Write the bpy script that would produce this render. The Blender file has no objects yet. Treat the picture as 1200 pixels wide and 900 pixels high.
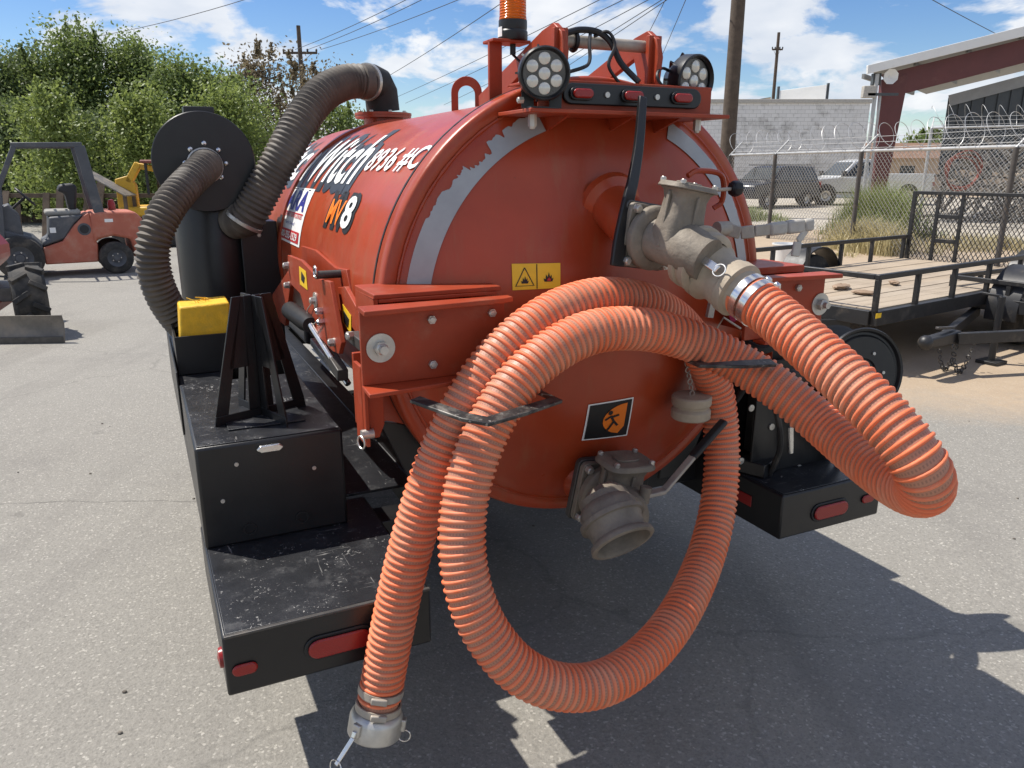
import bpy, bmesh, math, random
import numpy as np
from mathutils import Vector, Matrix, Euler
random.seed(7); RNG = np.random.default_rng(7)
rad = math.radians
scene = bpy.context.scene
COL = scene.collection

# ------------------------------------------------------------ camera
F = 900.0; PITCH = rad(15.7); H = 1.65          # focal length in pixels of a 1200 px wide picture
cd = bpy.data.cameras.new('camera'); cam = bpy.data.objects.new('camera', cd); COL.objects.link(cam)
cam.location = (0, 0, H); cam.rotation_euler = (math.pi/2 - PITCH, 0, 0)
cd.sensor_width = 36; cd.lens = 36*F/1200; cd.clip_start = .05; cd.clip_end = 3000
scene.camera = cam

# ------------------------------------------------------------ sky and sun
YAW = rad(25.5)                                   # heading of the vacuum trailer
KU, KW = .43, -.435                               # shadow offset per metre of height, in trailer axes
SHX = KU*math.cos(YAW) - KW*math.sin(YAW); SHY = KU*math.sin(YAW) + KW*math.cos(YAW)
ELEV = math.atan2(1, math.hypot(SHX, SHY)); SAZ = math.atan2(-SHX, -SHY)   # azimuth from +Y towards +X
w = bpy.data.worlds.new('World'); scene.world = w; w.use_nodes = True
nt = w.node_tree; nt.nodes.clear()
def N(t, **k):
    n = nt.nodes.new(t)
    for a, b in k.items(): setattr(n, a, b)
    return n
out = N('ShaderNodeOutputWorld'); bg = N('ShaderNodeBackground'); bgc = N('ShaderNodeBackground'); mixs = N('ShaderNodeMixShader')
sky = N('ShaderNodeTexSky', sky_type='NISHITA'); sky.sun_disc = False
sky.sun_elevation = ELEV; sky.sun_rotation = SAZ; sky.air_density = 1.0; sky.dust_density = .2; sky.ozone_density = 3.0
bg.inputs['Strength'].default_value = .088
tc = N('ShaderNodeTexCoord'); sep = N('ShaderNodeSeparateXYZ'); nt.links.new(tc.outputs['Generated'], sep.inputs[0])
def MA(op, a, b=None, c=None, clamp=False):
    n = N('ShaderNodeMath', operation=op); n.use_clamp = clamp
    for i, v in enumerate((a, b, c)):
        if v is None: continue
        if isinstance(v, (int, float)): n.inputs[i].default_value = v
        else: nt.links.new(v, n.inputs[i])
    return n.outputs[0]
zz = MA('ADD', MA('MAXIMUM', sep.outputs[2], 0.0), .30)
cx = MA('DIVIDE', sep.outputs[0], zz); cy = MA('DIVIDE', sep.outputs[1], zz)
comb = N('ShaderNodeCombineXYZ'); nt.links.new(cx, comb.inputs[0]); nt.links.new(cy, comb.inputs[1]); comb.inputs[2].default_value = 3.7
n1 = N('ShaderNodeTexNoise'); n1.inputs['Scale'].default_value = 3.3; n1.inputs['Detail'].default_value = 9; n1.inputs['Roughness'].default_value = .56
n1.inputs['Distortion'].default_value = .25
nt.links.new(comb.outputs[0], n1.inputs['Vector'])
CLOUD_OFF = comb
ramp = N('ShaderNodeValToRGB'); ramp.color_ramp.elements[0].position = .47; ramp.color_ramp.elements[1].position = .55
nt.links.new(n1.outputs['Fac'], ramp.inputs[0])
n2 = N('ShaderNodeTexNoise'); n2.inputs['Scale'].default_value = 3.1; n2.inputs['Detail'].default_value = 6
nt.links.new(comb.outputs[0], n2.inputs['Vector'])
r2 = N('ShaderNodeValToRGB'); r2.color_ramp.elements[0].position = .3; r2.color_ramp.elements[1].position = .65
r2.color_ramp.elements[0].color = (.62, .68, .78, 1); r2.color_ramp.elements[1].color = (1, 1, 1, 1)
nt.links.new(n2.outputs['Fac'], r2.inputs[0]); nt.links.new(r2.outputs[0], bgc.inputs['Color']); bgc.inputs['Strength'].default_value = .74
hs_ = N('ShaderNodeHueSaturation'); hs_.inputs['Saturation'].default_value = 1.28; hs_.inputs['Hue'].default_value = .512; nt.links.new(sky.outputs[0], hs_.inputs['Color']); nt.links.new(hs_.outputs[0], bg.inputs['Color'])
cl = MA('MULTIPLY', ramp.outputs[0], .92)
nt.links.new(cl, mixs.inputs[0]); nt.links.new(bg.outputs[0], mixs.inputs[1]); nt.links.new(bgc.outputs[0], mixs.inputs[2])
nt.links.new(mixs.outputs[0], out.inputs[0])
sd = bpy.data.lights.new('sun', 'SUN'); sd.energy = 4.4; sd.angle = rad(.53); sd.color = (1, .95, .87)
sun = bpy.data.objects.new('sun', sd); COL.objects.link(sun)
sun.rotation_euler = Vector((SHX, SHY, -1)).to_track_quat('-Z', 'Y').to_euler(); sun.location = (-6, 3, 12)
vs = scene.view_settings; vs.view_transform = 'Standard'; vs.look = 'None'; vs.exposure = .52; vs.gamma = 1

# ------------------------------------------------------------ pixel to place (1200x900 picture)
CP, SP = math.cos(PITCH), math.sin(PITCH); CAM = np.array([0, 0, H])
def ray(x, y):
    r = (x-600)/F; d = (y-450)/F
    return np.array([r, CP-d*SP, -(SP+d*CP)])
def gp(x, y, z=0.):                                # point at height z under a pixel
    r = ray(x, y); return CAM + r*((z-H)/r[2])
U = np.array([math.cos(YAW), math.sin(YAW), 0]); W = np.array([-math.sin(YAW), math.cos(YAW), 0])
TO = (gp(268, 818, .45)+gp(1028, 603, .45))/2; TO[2] = 0     # trailer origin: rear centre on the ground
def inT(p): q = np.array(p)-TO; return (q@U, q@W, q[2])
def toW(p): return TO + p[0]*U + p[1]*W + np.array([0, 0, p[2]])
def PW(x, y, wv): r = ray(x, y); return inT(CAM + r*((wv-(CAM-TO)@W)/(r@W)))
def PU(x, y, uv): r = ray(x, y); return inT(CAM + r*((uv-(CAM-TO)@U)/(r@U)))
def PZ(x, y, z): return inT(gp(x, y, z))
def PD(x, y, d): return inT(CAM + ray(x, y)*d)     # pixel and depth
TCZ, TR = 1.257, .60                               # tank axis height, shell radius
HS = 1.31; HY = .07                                # head dome radius, rearmost point
def PH(x, y, off=.0):                              # on the rear head dome
    o = np.array(inT(CAM))-[0, HY+HS, TCZ]; r = ray(x, y); d = np.array([r@U, r@W, r[2]]); R = HS+off
    b = o@d; a = d@d; D = b*b-a*(o@o-R*R); t = (-b-math.sqrt(max(D, 0)))/a
    return tuple(o+t*d+[0, HY+HS, TCZ])
def headpt(u, z, off=0.):
    R = HS+off; return (u, HY+HS-math.sqrt(R*R-u*u-(z-TCZ)**2), z)

# ------------------------------------------------------------ mesh helpers
def vec(a): return Vector((float(a[0]), float(a[1]), float(a[2])))
def frame(d, up=(0, 0, 1)):
    d = vec(d).normalized(); u = vec(up)
    if abs(d.dot(u)) > .98: u = Vector((1, 0, 0))
    x = d.cross(u).normalized(); y = x.cross(d).normalized()
    return x, y, d
class MB:
    def __init__(s): s.v = []; s.f = []; s.uv = None
    def add(s, vs, fs):
        b = len(s.v); s.v += [tuple(map(float, p)) for p in vs]; s.f += [tuple(i+b for i in f) for f in fs]; return s
    def hexa(s, p):
        return s.add(p, [(3, 2, 1, 0), (4, 5, 6, 7), (0, 1, 5, 4), (1, 2, 6, 5), (2, 3, 7, 6), (3, 0, 4, 7)])
    def box(s, a, b):
        (x0, y0, z0), (x1, y1, z1) = a, b
        x0, x1 = sorted((x0, x1)); y0, y1 = sorted((y0, y1)); z0, z1 = sorted((z0, z1))
        return s.hexa([(x0, y0, z0), (x1, y0, z0), (x1, y1, z0), (x0, y1, z0), (x0, y0, z1), (x1, y0, z1), (x1, y1, z1), (x0, y1, z1)])
    def bar(s, p, q, wd, ht, up=(0, 0, 1)):        # rectangular bar from p to q
        p, q = vec(p), vec(q); x, y, d = frame(q-p, up); x *= wd/2; y *= ht/2
        return s.hexa([p-x-y, p+x-y, p+x+y, p-x+y, q-x-y, q+x-y, q+x+y, q-x+y])
    def cyl(s, p, q, r, r2=None, n=20, cap=True):
        return s.loft([(p, r), (q, r if r2 is None else r2)], n, cap)
    def loft(s, prs, n=20, cap=True, up=(0, 0, 1)):    # [(point, radius)...] straight or bent, circular section
        P = [vec(a) for a, _ in prs]; vs = []; fs = []; px = None
        for i, (p, r) in enumerate(zip(P, [b for _, b in prs])):
            d = P[min(i+1, len(P)-1)]-P[max(i-1, 0)]
            if d.length < 1e-7: d = P[-1]-P[0]
            d.normalize()
            if px is None: px = frame(d, up)[0]
            px = (px - d*px.dot(d))
            if px.length < 1e-5: px = frame(d, up)[0]
            px.normalize(); y = d.cross(px)
            for k in range(n):
                a = 2*math.pi*k/n; vs.append(p+px*(r*math.cos(a))+y*(r*math.sin(a)))
        for i in range(len(P)-1):
            for k in range(n):
                k2 = (k+1) % n; fs.append((i*n+k, i*n+k2, (i+1)*n+k2, (i+1)*n+k))
        if cap: fs.append(tuple(range(n-1, -1, -1))); fs.append(tuple(range((len(P)-1)*n, len(P)*n)))
        return s.add(vs, fs)
    def tube(s, pts, r, n=8, cap=True): return s.loft([(p, r) for p in pts], n, cap)
    def lathe(s, o, ax, prof, n=32, cap=False, up=(0, 0, 1), a0=0., a1=None):   # prof [(radius, along axis)]
        x, y, d = frame(ax, up); o = vec(o); vs = []; fs = []; full = a1 is None; m = n if full else n+1
        for (r, t) in prof:
            for k in range(m):
                a = (2*math.pi*k/n) if full else a0+(a1-a0)*k/n
                vs.append(o+d*t+x*(r*math.cos(a))+y*(r*math.sin(a)))
        for i in range(len(prof)-1):
            for k in range(n):
                k2 = (k+1) % m; fs.append((i*m+k, i*m+k2, (i+1)*m+k2, (i+1)*m+k))
        if cap and full:
            if prof[0][0] > 1e-6: fs.append(tuple(range(n-1, -1, -1)))
            if prof[-1][0] > 1e-6: fs.append(tuple(range((len(prof)-1)*m, len(prof)*m)))
        return s.add(vs, fs)
    def prism(s, poly, off):                       # polygon of 3D points extruded by the vector off
        n = len(poly); o = vec(off); P = [vec(p) for p in poly]
        return s.add(P+[p+o for p in P], [tuple(range(n-1, -1, -1)), tuple(range(n, 2*n))]+[(i, (i+1) % n, n+(i+1) % n, n+i) for i in range(n)])
    def flat(s, poly): return s.add(poly, [tuple(range(len(poly)))])
    def ball(s, c, r, n=12, m=8, sc=(1, 1, 1)):
        vs = []; fs = []
        for i in range(m+1):
            t = math.pi*i/m
            for k in range(n):
                a = 2*math.pi*k/n; vs.append((c[0]+r*sc[0]*math.sin(t)*math.cos(a), c[1]+r*sc[1]*math.sin(t)*math.sin(a), c[2]+r*sc[2]*math.cos(t)))
        for i in range(m):
            for k in range(n): fs.append((i*n+k, (i+1)*n+k, (i+1)*n+(k+1) % n, i*n+(k+1) % n))
        return s.add(vs, fs)
    def torus(s, c, ax, R, r, n=24, m=8, a0=0., a1=None):
        x, y, d = frame(ax); c = vec(c); full = a1 is None
        a1 = 2*math.pi if full else a1
        pts = [c+x*(R*math.cos(a0+(a1-a0)*k/n))+y*(R*math.sin(a0+(a1-a0)*k/n)) for k in range(n+(0 if full else 1))]
        if not full: return s.tube(pts, r, m)
        vs = []; fs = []
        for k, p in enumerate(pts):
            e = (p-c).normalized()
            for j in range(m):
                b = 2*math.pi*j/m; vs.append(p+e*(r*math.cos(b))+d*(r*math.sin(b)))
        for k in range(n):
            for j in range(m): fs.append((k*m+j, ((k+1) % n)*m+j, ((k+1) % n)*m+(j+1) % m, k*m+(j+1) % m))
        return s.add(vs, fs)
    def build(s, name, mat, parent=None, bevel=0, smooth=35, recalc=True, seg=2):
        me = bpy.data.meshes.new(name); me.from_pydata(s.v, [], s.f)
        if recalc:
            bm = bmesh.new(); bm.from_mesh(me); bmesh.ops.remove_doubles(bm, verts=bm.verts, dist=1e-6)
            bmesh.ops.recalc_face_normals(bm, faces=bm.faces); bm.to_mesh(me); bm.free()
        me.materials.append(MAT[mat] if isinstance(mat, str) else mat)
        if smooth:
            me.shade_smooth(); me.set_sharp_from_angle(angle=rad(smooth))
        o = bpy.data.objects.new(name, me); COL.objects.link(o)
        if parent: o.parent = parent
        if bevel:
            b = o.modifiers.new('bevel', 'BEVEL'); b.width = bevel; b.segments = seg; b.limit_method = 'ANGLE'; b.angle_limit = rad(40)
            b.harden_normals = False
        return o
def tag(o, label=None, cat=None, group=None, kind=None):
    if label: o['label'] = label
    if cat: o['category'] = cat
    if group: o['group'] = group
    if kind: o['kind'] = kind
    return o
def thing(name, label, cat, loc=(0, 0, 0), rz=0., group=None):
    o = bpy.data.objects.new(name, None); COL.objects.link(o); o.empty_display_size = .2
    o.location = loc; o.rotation_euler = (0, 0, rz); return tag(o, label, cat, group)
def copy_tree(o, parent=None):
    c = o.copy(); COL.objects.link(c); c.parent = parent
    for ch in list(o.children): copy_tree(ch, c)
    return c
def catmull(P, n):
    P = [np.array(p, float) for p in P]; P = [2*P[0]-P[1]]+P+[2*P[-1]-P[-2]]; o = []
    for i in range(1, len(P)-2):
        a, b, c_, d = P[i-1:i+3]
        for k in range(n):
            t = k/n; o.append(.5*((2*b)+(c_-a)*t+(2*a-5*b+4*c_-d)*t*t+(3*b-a-3*c_+d)*t**3))
    o.append(P[-2]); return np.array(o)
def resample(P, ds):
    L = np.r_[0, np.cumsum(np.linalg.norm(np.diff(P, axis=0), axis=1))]; n = max(2, int(L[-1]/ds)); s_ = np.linspace(0, L[-1], n)
    return np.stack([np.interp(s_, L, P[:, i]) for i in range(3)], 1), s_

# ------------------------------------------------------------ materials
MAT = {}
def mk(name):
    m = bpy.data.materials.new(name); m.use_nodes = True; t = m.node_tree; t.nodes.clear(); MAT[name] = m
    o = t.nodes.new('ShaderNodeOutputMaterial'); p = t.nodes.new('ShaderNodeBsdfPrincipled'); t.links.new(p.outputs[0], o.inputs[0])
    return m, t, p
class G:                                            # small node-graph writer
    def __init__(s, t): s.t = t; s.c = t.nodes.new('ShaderNodeTexCoord')
    def n(s, ty, **k):
        q = s.t.nodes.new(ty)
        for a, b in k.items(): setattr(q, a, b)
        return q
    def set(s, sock, v):
        if isinstance(v, bpy.types.NodeSocket): s.t.links.new(v, sock)
        elif isinstance(v, (int, float)): sock.default_value = v
        else: sock.default_value = tuple(v)+((1,) if len(v) == 3 and sock.type == 'RGBA' else ())
    def noise(s, sc, det=4, ro=.55, v=None, dist=0., out='Fac'):
        q = s.n('ShaderNodeTexNoise'); s.set(q.inputs['Vector'], v or s.c.outputs['Object']); q.inputs['Scale'].default_value = sc
        q.inputs['Detail'].default_value = det; q.inputs['Roughness'].default_value = ro; q.inputs['Distortion'].default_value = dist
        return q.outputs[out]
    def vor(s, sc, feat='F1', out='Distance', v=None, rnd=1.):
        q = s.n('ShaderNodeTexVoronoi', feature=feat); s.set(q.inputs['Vector'], v or s.c.outputs['Object']); q.inputs['Scale'].default_value = sc
        q.inputs['Randomness'].default_value = rnd; return q.outputs[out]
    def ramp(s, f, stops):
        q = s.n('ShaderNodeValToRGB'); e = q.color_ramp.elements
        while len(e) < len(stops): e.new(.5)
        for i, (p, c) in enumerate(stops):
            e[i].position = p; e[i].color = (c, c, c, 1) if isinstance(c, (int, float)) else tuple(c)+(1,)
        s.set(q.inputs[0], f); return q.outputs[0]
    def mix(s, f, a, b, bl='MIX'):
        q = s.n('ShaderNodeMix', data_type='RGBA', blend_type=bl); s.set(q.inputs[0], f); s.set(q.inputs[6], a); s.set(q.inputs[7], b); return q.outputs[2]
    def m(s, op, a, b=None, c=None, clamp=False):
        q = s.n('ShaderNodeMath', operation=op); q.use_clamp = clamp
        for i, v in enumerate((a, b, c)):
            if v is not None: s.set(q.inputs[i], v)
        return q.outputs[0]
    def xyz(s, v=None):
        q = s.n('ShaderNodeSeparateXYZ'); s.set(q.inputs[0], v or s.c.outputs['Object']); return q.outputs
    def mapv(s, sc=(1, 1, 1), loc=(0, 0, 0), rot=(0, 0, 0), v=None):
        q = s.n('ShaderNodeMapping'); s.set(q.inputs[0], v or s.c.outputs['Object']); q.inputs[1].default_value = loc; q.inputs[2].default_value = rot; q.inputs[3].default_value = sc
        return q.outputs[0]
    def bump(s, h, st=.3, d=.01):
        q = s.n('ShaderNodeBump'); q.inputs['Strength'].default_value = st; q.inputs['Distance'].default_value = d; s.set(q.inputs['Height'], h); return q.outputs[0]
def pm(name, col, rough=.5, metal=0., var=.18, vs=5., bump=0., bs=80., dirt=None, damt=.45, ds=7., spec=None, coat=0., streak=None, scr=None, scrs=18.):
    """painted or cast surface: base colour with uneven tone, dust patches, fine relief and scratches"""
    m, t, p = mk(name); g = G(t)
    n = g.noise(vs, 5, .6); c = g.mix(g.ramp(n, [(.25, 0.), (.75, 1.)]), tuple(x*(1-var) for x in col), tuple(min(1, x*(1+var)) for x in col))
    rr = g.m('ADD', g.m('MULTIPLY', g.noise(vs*3.1, 4), .22), rough-.11, clamp=True)
    if dirt:
        d = g.ramp(g.noise(ds, 7, .68), [(1-damt-.12, 0.), (1-damt+.25, 1.)]); c = g.mix(d, c, dirt); rr = g.m('ADD', rr, g.m('MULTIPLY', d, .25), clamp=True)
    if streak:
        sk_ = g.ramp(g.noise(16, 6, .7, g.mapv((1.3, 1.3, .10))), [(.52, 0.), (.72, .55)]); c = g.mix(sk_, c, streak)
        ch_ = g.ramp(g.noise(38, 5, .75), [(.70, 0.), (.715, .8)]); c = g.mix(ch_, c, tuple(x*.45 for x in streak))
    if scr:
        a = g.noise(scrs, 3, .5, g.mapv((.10, 1, 1), rot=(.3, .4, .9)), .6); b = g.noise(scrs*.8, 3, .5, g.mapv((1, .09, 1), rot=(.5, .2, .35)), .8)
        k = g.m('MULTIPLY', g.ramp(g.noise(120, 2, .5, None, .6), [(.64, 0.), (.67, 1.)]), g.ramp(g.noise(9, 4, .7), [(.48, 0.), (.62, 1.)])); sm = g.m('MAXIMUM', g.ramp(g.m('MAXIMUM', a, b), [(.69, 0.), (.74, .5)]), k)
        c = g.mix(g.m('MULTIPLY', sm, .75), c, scr)
    g.set(p.inputs['Base Color'], c); g.set(p.inputs['Roughness'], rr); p.inputs['Metallic'].default_value = metal
    if spec is not None: p.inputs['Specular IOR Level'].default_value = spec
    if coat: p.inputs['Coat Weight'].default_value = coat; p.inputs['Coat Roughness'].default_value = .12
    if bump: g.set(p.inputs['Normal'], g.bump(g.noise(bs, 4, .6), bump, .004))
    return m

pm('red', (.36, .050, .015), .34, var=.18, vs=3, dirt=(.37, .125, .055), damt=.30, ds=5, coat=.06, spec=.45, bump=.07, bs=140, streak=(.31, .095, .04))
pm('red_bracket', (.31, .043, .014), .45, var=.18, vs=9, spec=.35, dirt=(.30, .12, .07), damt=.34, ds=11, bump=.08, bs=120)
pm('black', (.009, .009, .010), .36, var=.3, vs=6, dirt=(.028, .027, .026), damt=.2, ds=8, bump=.06, bs=160)
pm('black_step', (.014, .015, .018), .38, var=.4, vs=7, dirt=(.075, .075, .075), damt=.34, ds=14, bump=.12, bs=190, scr=(.42, .41, .39), scrs=120)
pm('worn_black', (.03, .03, .03), .42, .3, var=.4, vs=20, dirt=(.22, .20, .17), damt=.42, ds=26, bump=.1, bs=120, scr=(.4, .37, .33), scrs=40)
pm('black_rubber', (.018, .017, .016), .7, var=.3, vs=12, dirt=(.11, .095, .08), damt=.35, ds=9, bump=.15, bs=120)
pm('bronze', (.185, .158, .125), .62, .15, var=.28, vs=14, dirt=(.30, .255, .20), damt=.40, ds=12, bump=.5, bs=75)
pm('bronze_light', (.36, .30, .225), .6, .15, var=.22, vs=14, dirt=(.46, .39, .30), damt=.4, ds=12, bump=.22, bs=120)
pm('galv', (.52, .50, .46), .42, .75, var=.2, vs=22, dirt=(.30, .25, .19), damt=.3, ds=18, bump=.08, bs=150)
pm('chrome', (.70, .69, .67), .22, .95, var=.1, vs=20, dirt=(.38, .33, .26), damt=.25, ds=25)
pm('lever', (.34, .31, .27), .55, .3, var=.25, vs=20, dirt=(.45, .39, .31), damt=.45, ds=16, bump=.2, bs=120)
pm('tape', (.34, .35, .35), .45, .1, var=.12, vs=12, dirt=(.30, .25, .22), damt=.25, ds=22)
pm('yellow', (.72, .42, .015), .6, var=.18, vs=22, dirt=(.45, .30, .05), damt=.38, ds=20, bump=.4, bs=140)
pm('sticker_yellow', (.82, .52, .02), .45, var=.08, vs=20, dirt=(.55, .38, .1), damt=.2, ds=30)
pm('ink', (.008, .008, .009), .5, var=.1)
pm('decal_dark', (.028, .036, .05), .4, var=.3, vs=10)
pm('decal_white', (.80, .80, .78), .45, var=.05, vs=8)
pm('decal_blue', (.025, .03, .24), .45, var=.1)
pm('decal_red', (.50, .025, .03), .45, var=.1)
pm('decal_orange', (.82, .19, .01), .45, var=.1)
m, t, p = mk('lens_red'); g = G(t); p.inputs['Base Color'].default_value = (.27, .010, .008, 1); p.inputs['Roughness'].default_value = .3; p.inputs['Coat Weight'].default_value = .1
g.set(p.inputs['Normal'], g.bump(g.m('MULTIPLY', g.m('SINE', g.m('MULTIPLY', g.xyz()[0], 700.)), g.m('SINE', g.m('MULTIPLY', g.xyz()[2], 700.))), .12, .001))
pm('lens_led', (.62, .60, .54), .15, .3, var=.1, vs=60, coat=.7)
pm('lens_body', (.10, .10, .10), .3, .4, var=.2, vs=40)
pm('brown_hose', (.085, .072, .058), .62, var=.25, vs=10, dirt=(.17, .14, .11), damt=.4, ds=8, bump=.1, bs=100)
pm('hose_rib', (.76, .175, .070), .52, var=.14, vs=6, spec=.35, dirt=(.66, .34, .22), damt=.44, ds=10, bump=.05, bs=120)
pm('pink', (.55, .04, .16), .6, var=.15)
pm('rubber', (.022, .021, .020), .75, var=.3, vs=8, dirt=(.15, .13, .105), damt=.42, ds=6, bump=.25, bs=70)
pm('steel_dark', (.09, .085, .08), .5, .6, var=.3, vs=15, dirt=(.2, .16, .12), damt=.3)
pm('tape_grey', (.42, .40, .36), .6, var=.2, vs=18, dirt=(.36, .31, .25), damt=.4, ds=20, bump=.25, bs=90)

# amber beacon lens
m, t, p = mk('amber'); g = G(t); p.inputs['Base Color'].default_value = (.95, .20, .01, 1); p.inputs['Roughness'].default_value = .12
p.inputs['Transmission Weight'].default_value = .55; p.inputs['IOR'].default_value = 1.35
g.set(p.inputs['Normal'], g.bump(g.m('SINE', g.m('MULTIPLY', g.xyz()[2], 900.)), .5, .003))
# clear flexible hose wall between the ribs: dusty pinkish brown with a dark thread
m, t, p = mk('hose_wall'); g = G(t); q = g.n('ShaderNodeUVMap'); uv = g.xyz(q.outputs[0])
th = g.m('GREATER_THAN', g.m('FRACT', g.m('MULTIPLY', uv[1], 42.)), .52)
ln = g.m('LESS_THAN', g.m('ABSOLUTE', g.m('SUBTRACT', g.m('FRACT', g.m('ADD', g.m('SUBTRACT', uv[0], uv[1]), .5)), .5)), .11)
c = g.mix(g.noise(7, 5), (.38, .150, .088), (.51, .265, .175)); c = g.mix(g.m('MULTIPLY', g.m('MULTIPLY', th, ln), .5), c, (.17, .085, .055))
g.set(p.inputs['Base Color'], c); p.inputs['Roughness'].default_value = .5

# ------------------------------------------------------------ ground
m, t, p = mk('ground'); g = G(t); X = g.xyz()
big = g.noise(.35, 5, .6); mid = g.noise(2.2, 5, .6)
base = g.mix(big, (.212, .199, .174), (.283, .268, .237)); base = g.mix(g.m('MULTIPLY', mid, .5), base, (.21, .198, .174), 'MIX')
chip = g.vor(130, out='Color'); cr = g.xyz(chip)
chips = g.ramp(cr[0], [(.0, .80), (.35, .95), (.7, 1.0), (.90, 1.03), (.96, 1.30), (1., 1.6)])
base = g.mix(1., base, chips, 'MULTIPLY')
grit = g.ramp(g.vor(190, out='Distance'), [(0., .86), (.5, 1.06)]); base = g.mix(1., base, grit, 'MULTIPLY')
stain = g.ramp(g.noise(.9, 6, .7, g.mapv(loc=(4, 2, 0))), [(.52, 0.), (.75, .42)]); base = g.mix(stain, base, (.14, .13, .12))
trk = g.ramp(g.noise(2.6, 5, .6, g.mapv((1., .09, 1), rot=(0, 0, .35))), [(.54, 0.), (.70, .32)]); base = g.mix(trk, base, (.13, .12, .108))
oil = g.ramp(g.noise(3.4, 3, .5, g.mapv(loc=(7, 1, 0))), [(.70, 0.), (.76, .5)]); base = g.mix(oil, base, (.09, .083, .075))
wv = g.noise(1.1, 4, .6, out='Color'); vm = g.n('ShaderNodeVectorMath', operation='ADD'); vs_ = g.n('ShaderNodeVectorMath', operation='SCALE'); g.set(vs_.inputs[0], wv); vs_.inputs['Scale'].default_value = .8
g.set(vm.inputs[0], vs_.outputs[0]); g.set(vm.inputs[1], g.c.outputs['Object'])
ck = g.ramp(g.vor(.22, 'DISTANCE_TO_EDGE', v=vm.outputs[0]), [(.0, .82), (.0008, .85), (.0018, 1.)]); base = g.mix(1., base, ck, 'MULTIPLY')
# one long paving joint
jn = g.m('ADD', g.m('ABSOLUTE', g.m('SUBTRACT', g.m('ADD', X[1], g.m('MULTIPLY', g.noise(1.6, 4), .16)), g.m('ADD', 3.80, g.m('MULTIPLY', X[0], .045)))), g.m('MULTIPLY', g.m('GREATER_THAN', X[0], -.6), 9.))
jl = g.ramp(g.m('ADD', jn, g.m('MULTIPLY', g.noise(6, 3), .02)), [(.010, .55), (.018, 1.)]); base = g.mix(1., base, jl, 'MULTIPLY')
# dirt yard on the right
dn = g.m('MULTIPLY', g.m('SUBTRACT', g.noise(.9, 5, .65), .5), 1.6)
e1 = g.m('SUBTRACT', g.m('ADD', X[1], g.m('MULTIPLY', X[0], .22)), 5.72); e2 = g.m('SUBTRACT', X[0], g.m('ADD', .9, g.m('MULTIPLY', X[1], .02)))
e = g.m('ADD', g.m('MINIMUM', e1, e2), dn); dm = g.ramp(g.m('ADD', e, g.m('MULTIPLY', g.noise(14, 5, .7), .5)), [(.1, 0.), (.95, 1.)])
dirt = g.mix(g.noise(3, 6, .65), (.30, .225, .150), (.42, .33, .235)); dirt = g.mix(g.ramp(g.vor(28, out='Distance'), [(.1, .35), (.4, 0.)]), dirt, (.42, .36, .28))
col = g.mix(dm, base, dirt)
far = g.ramp(g.m('ADD', X[1], g.m('MULTIPLY', g.noise(.2, 3), 4.)), [(0.0, 0.), (1., 1.)])
g.set(p.inputs['Base Color'], col); p.inputs['Roughness'].default_value = .88
hh = g.m('ADD', g.m('MULTIPLY', g.vor(75), .6), g.noise(140, 4, .7)); g.set(p.inputs['Normal'], g.bump(hh, .55, .006))
mb = MB(); S = 900
xs = [-S, -60, -20, -8, -3, 0, 3, 8, 20, 60, S]
mb = MB(); n_ = len(xs); mb.add([(x, y+40, 0) for y in xs for x in xs], [(j*n_+i, j*n_+i+1, (j+1)*n_+i+1, (j+1)*n_+i) for j in range(n_-1) for i in range(n_-1)])
gr = mb.build('ground', 'ground', smooth=0); gr['kind'] = 'structure'
# gravel lane past the fence
m, t, p = mk('gravel'); g = G(t)
c = g.mix(g.noise(.5, 6, .6), (.33, .29, .235), (.46, .42, .35)); c = g.mix(1., c, g.ramp(g.vor(22, out='Color'), [(.2, .8), (.9, 1.2)]), 'MULTIPLY')
g.set(p.inputs['Base Color'], c); p.inputs['Roughness'].default_value = .95; g.set(p.inputs['Normal'], g.bump(g.noise(30, 5, .7), .5, .02))
mb = MB(); mb.add([(6, 26, .004), (12.5, 14.5, .004), (40, 14, .004), (80, 44, .004), (-2, 46, .004), (4, 31, .004)], [(0, 1, 2, 3, 4, 5)])
o = mb.build('gravel_lane', 'gravel', smooth=0); o['kind'] = 'structure'

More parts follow.
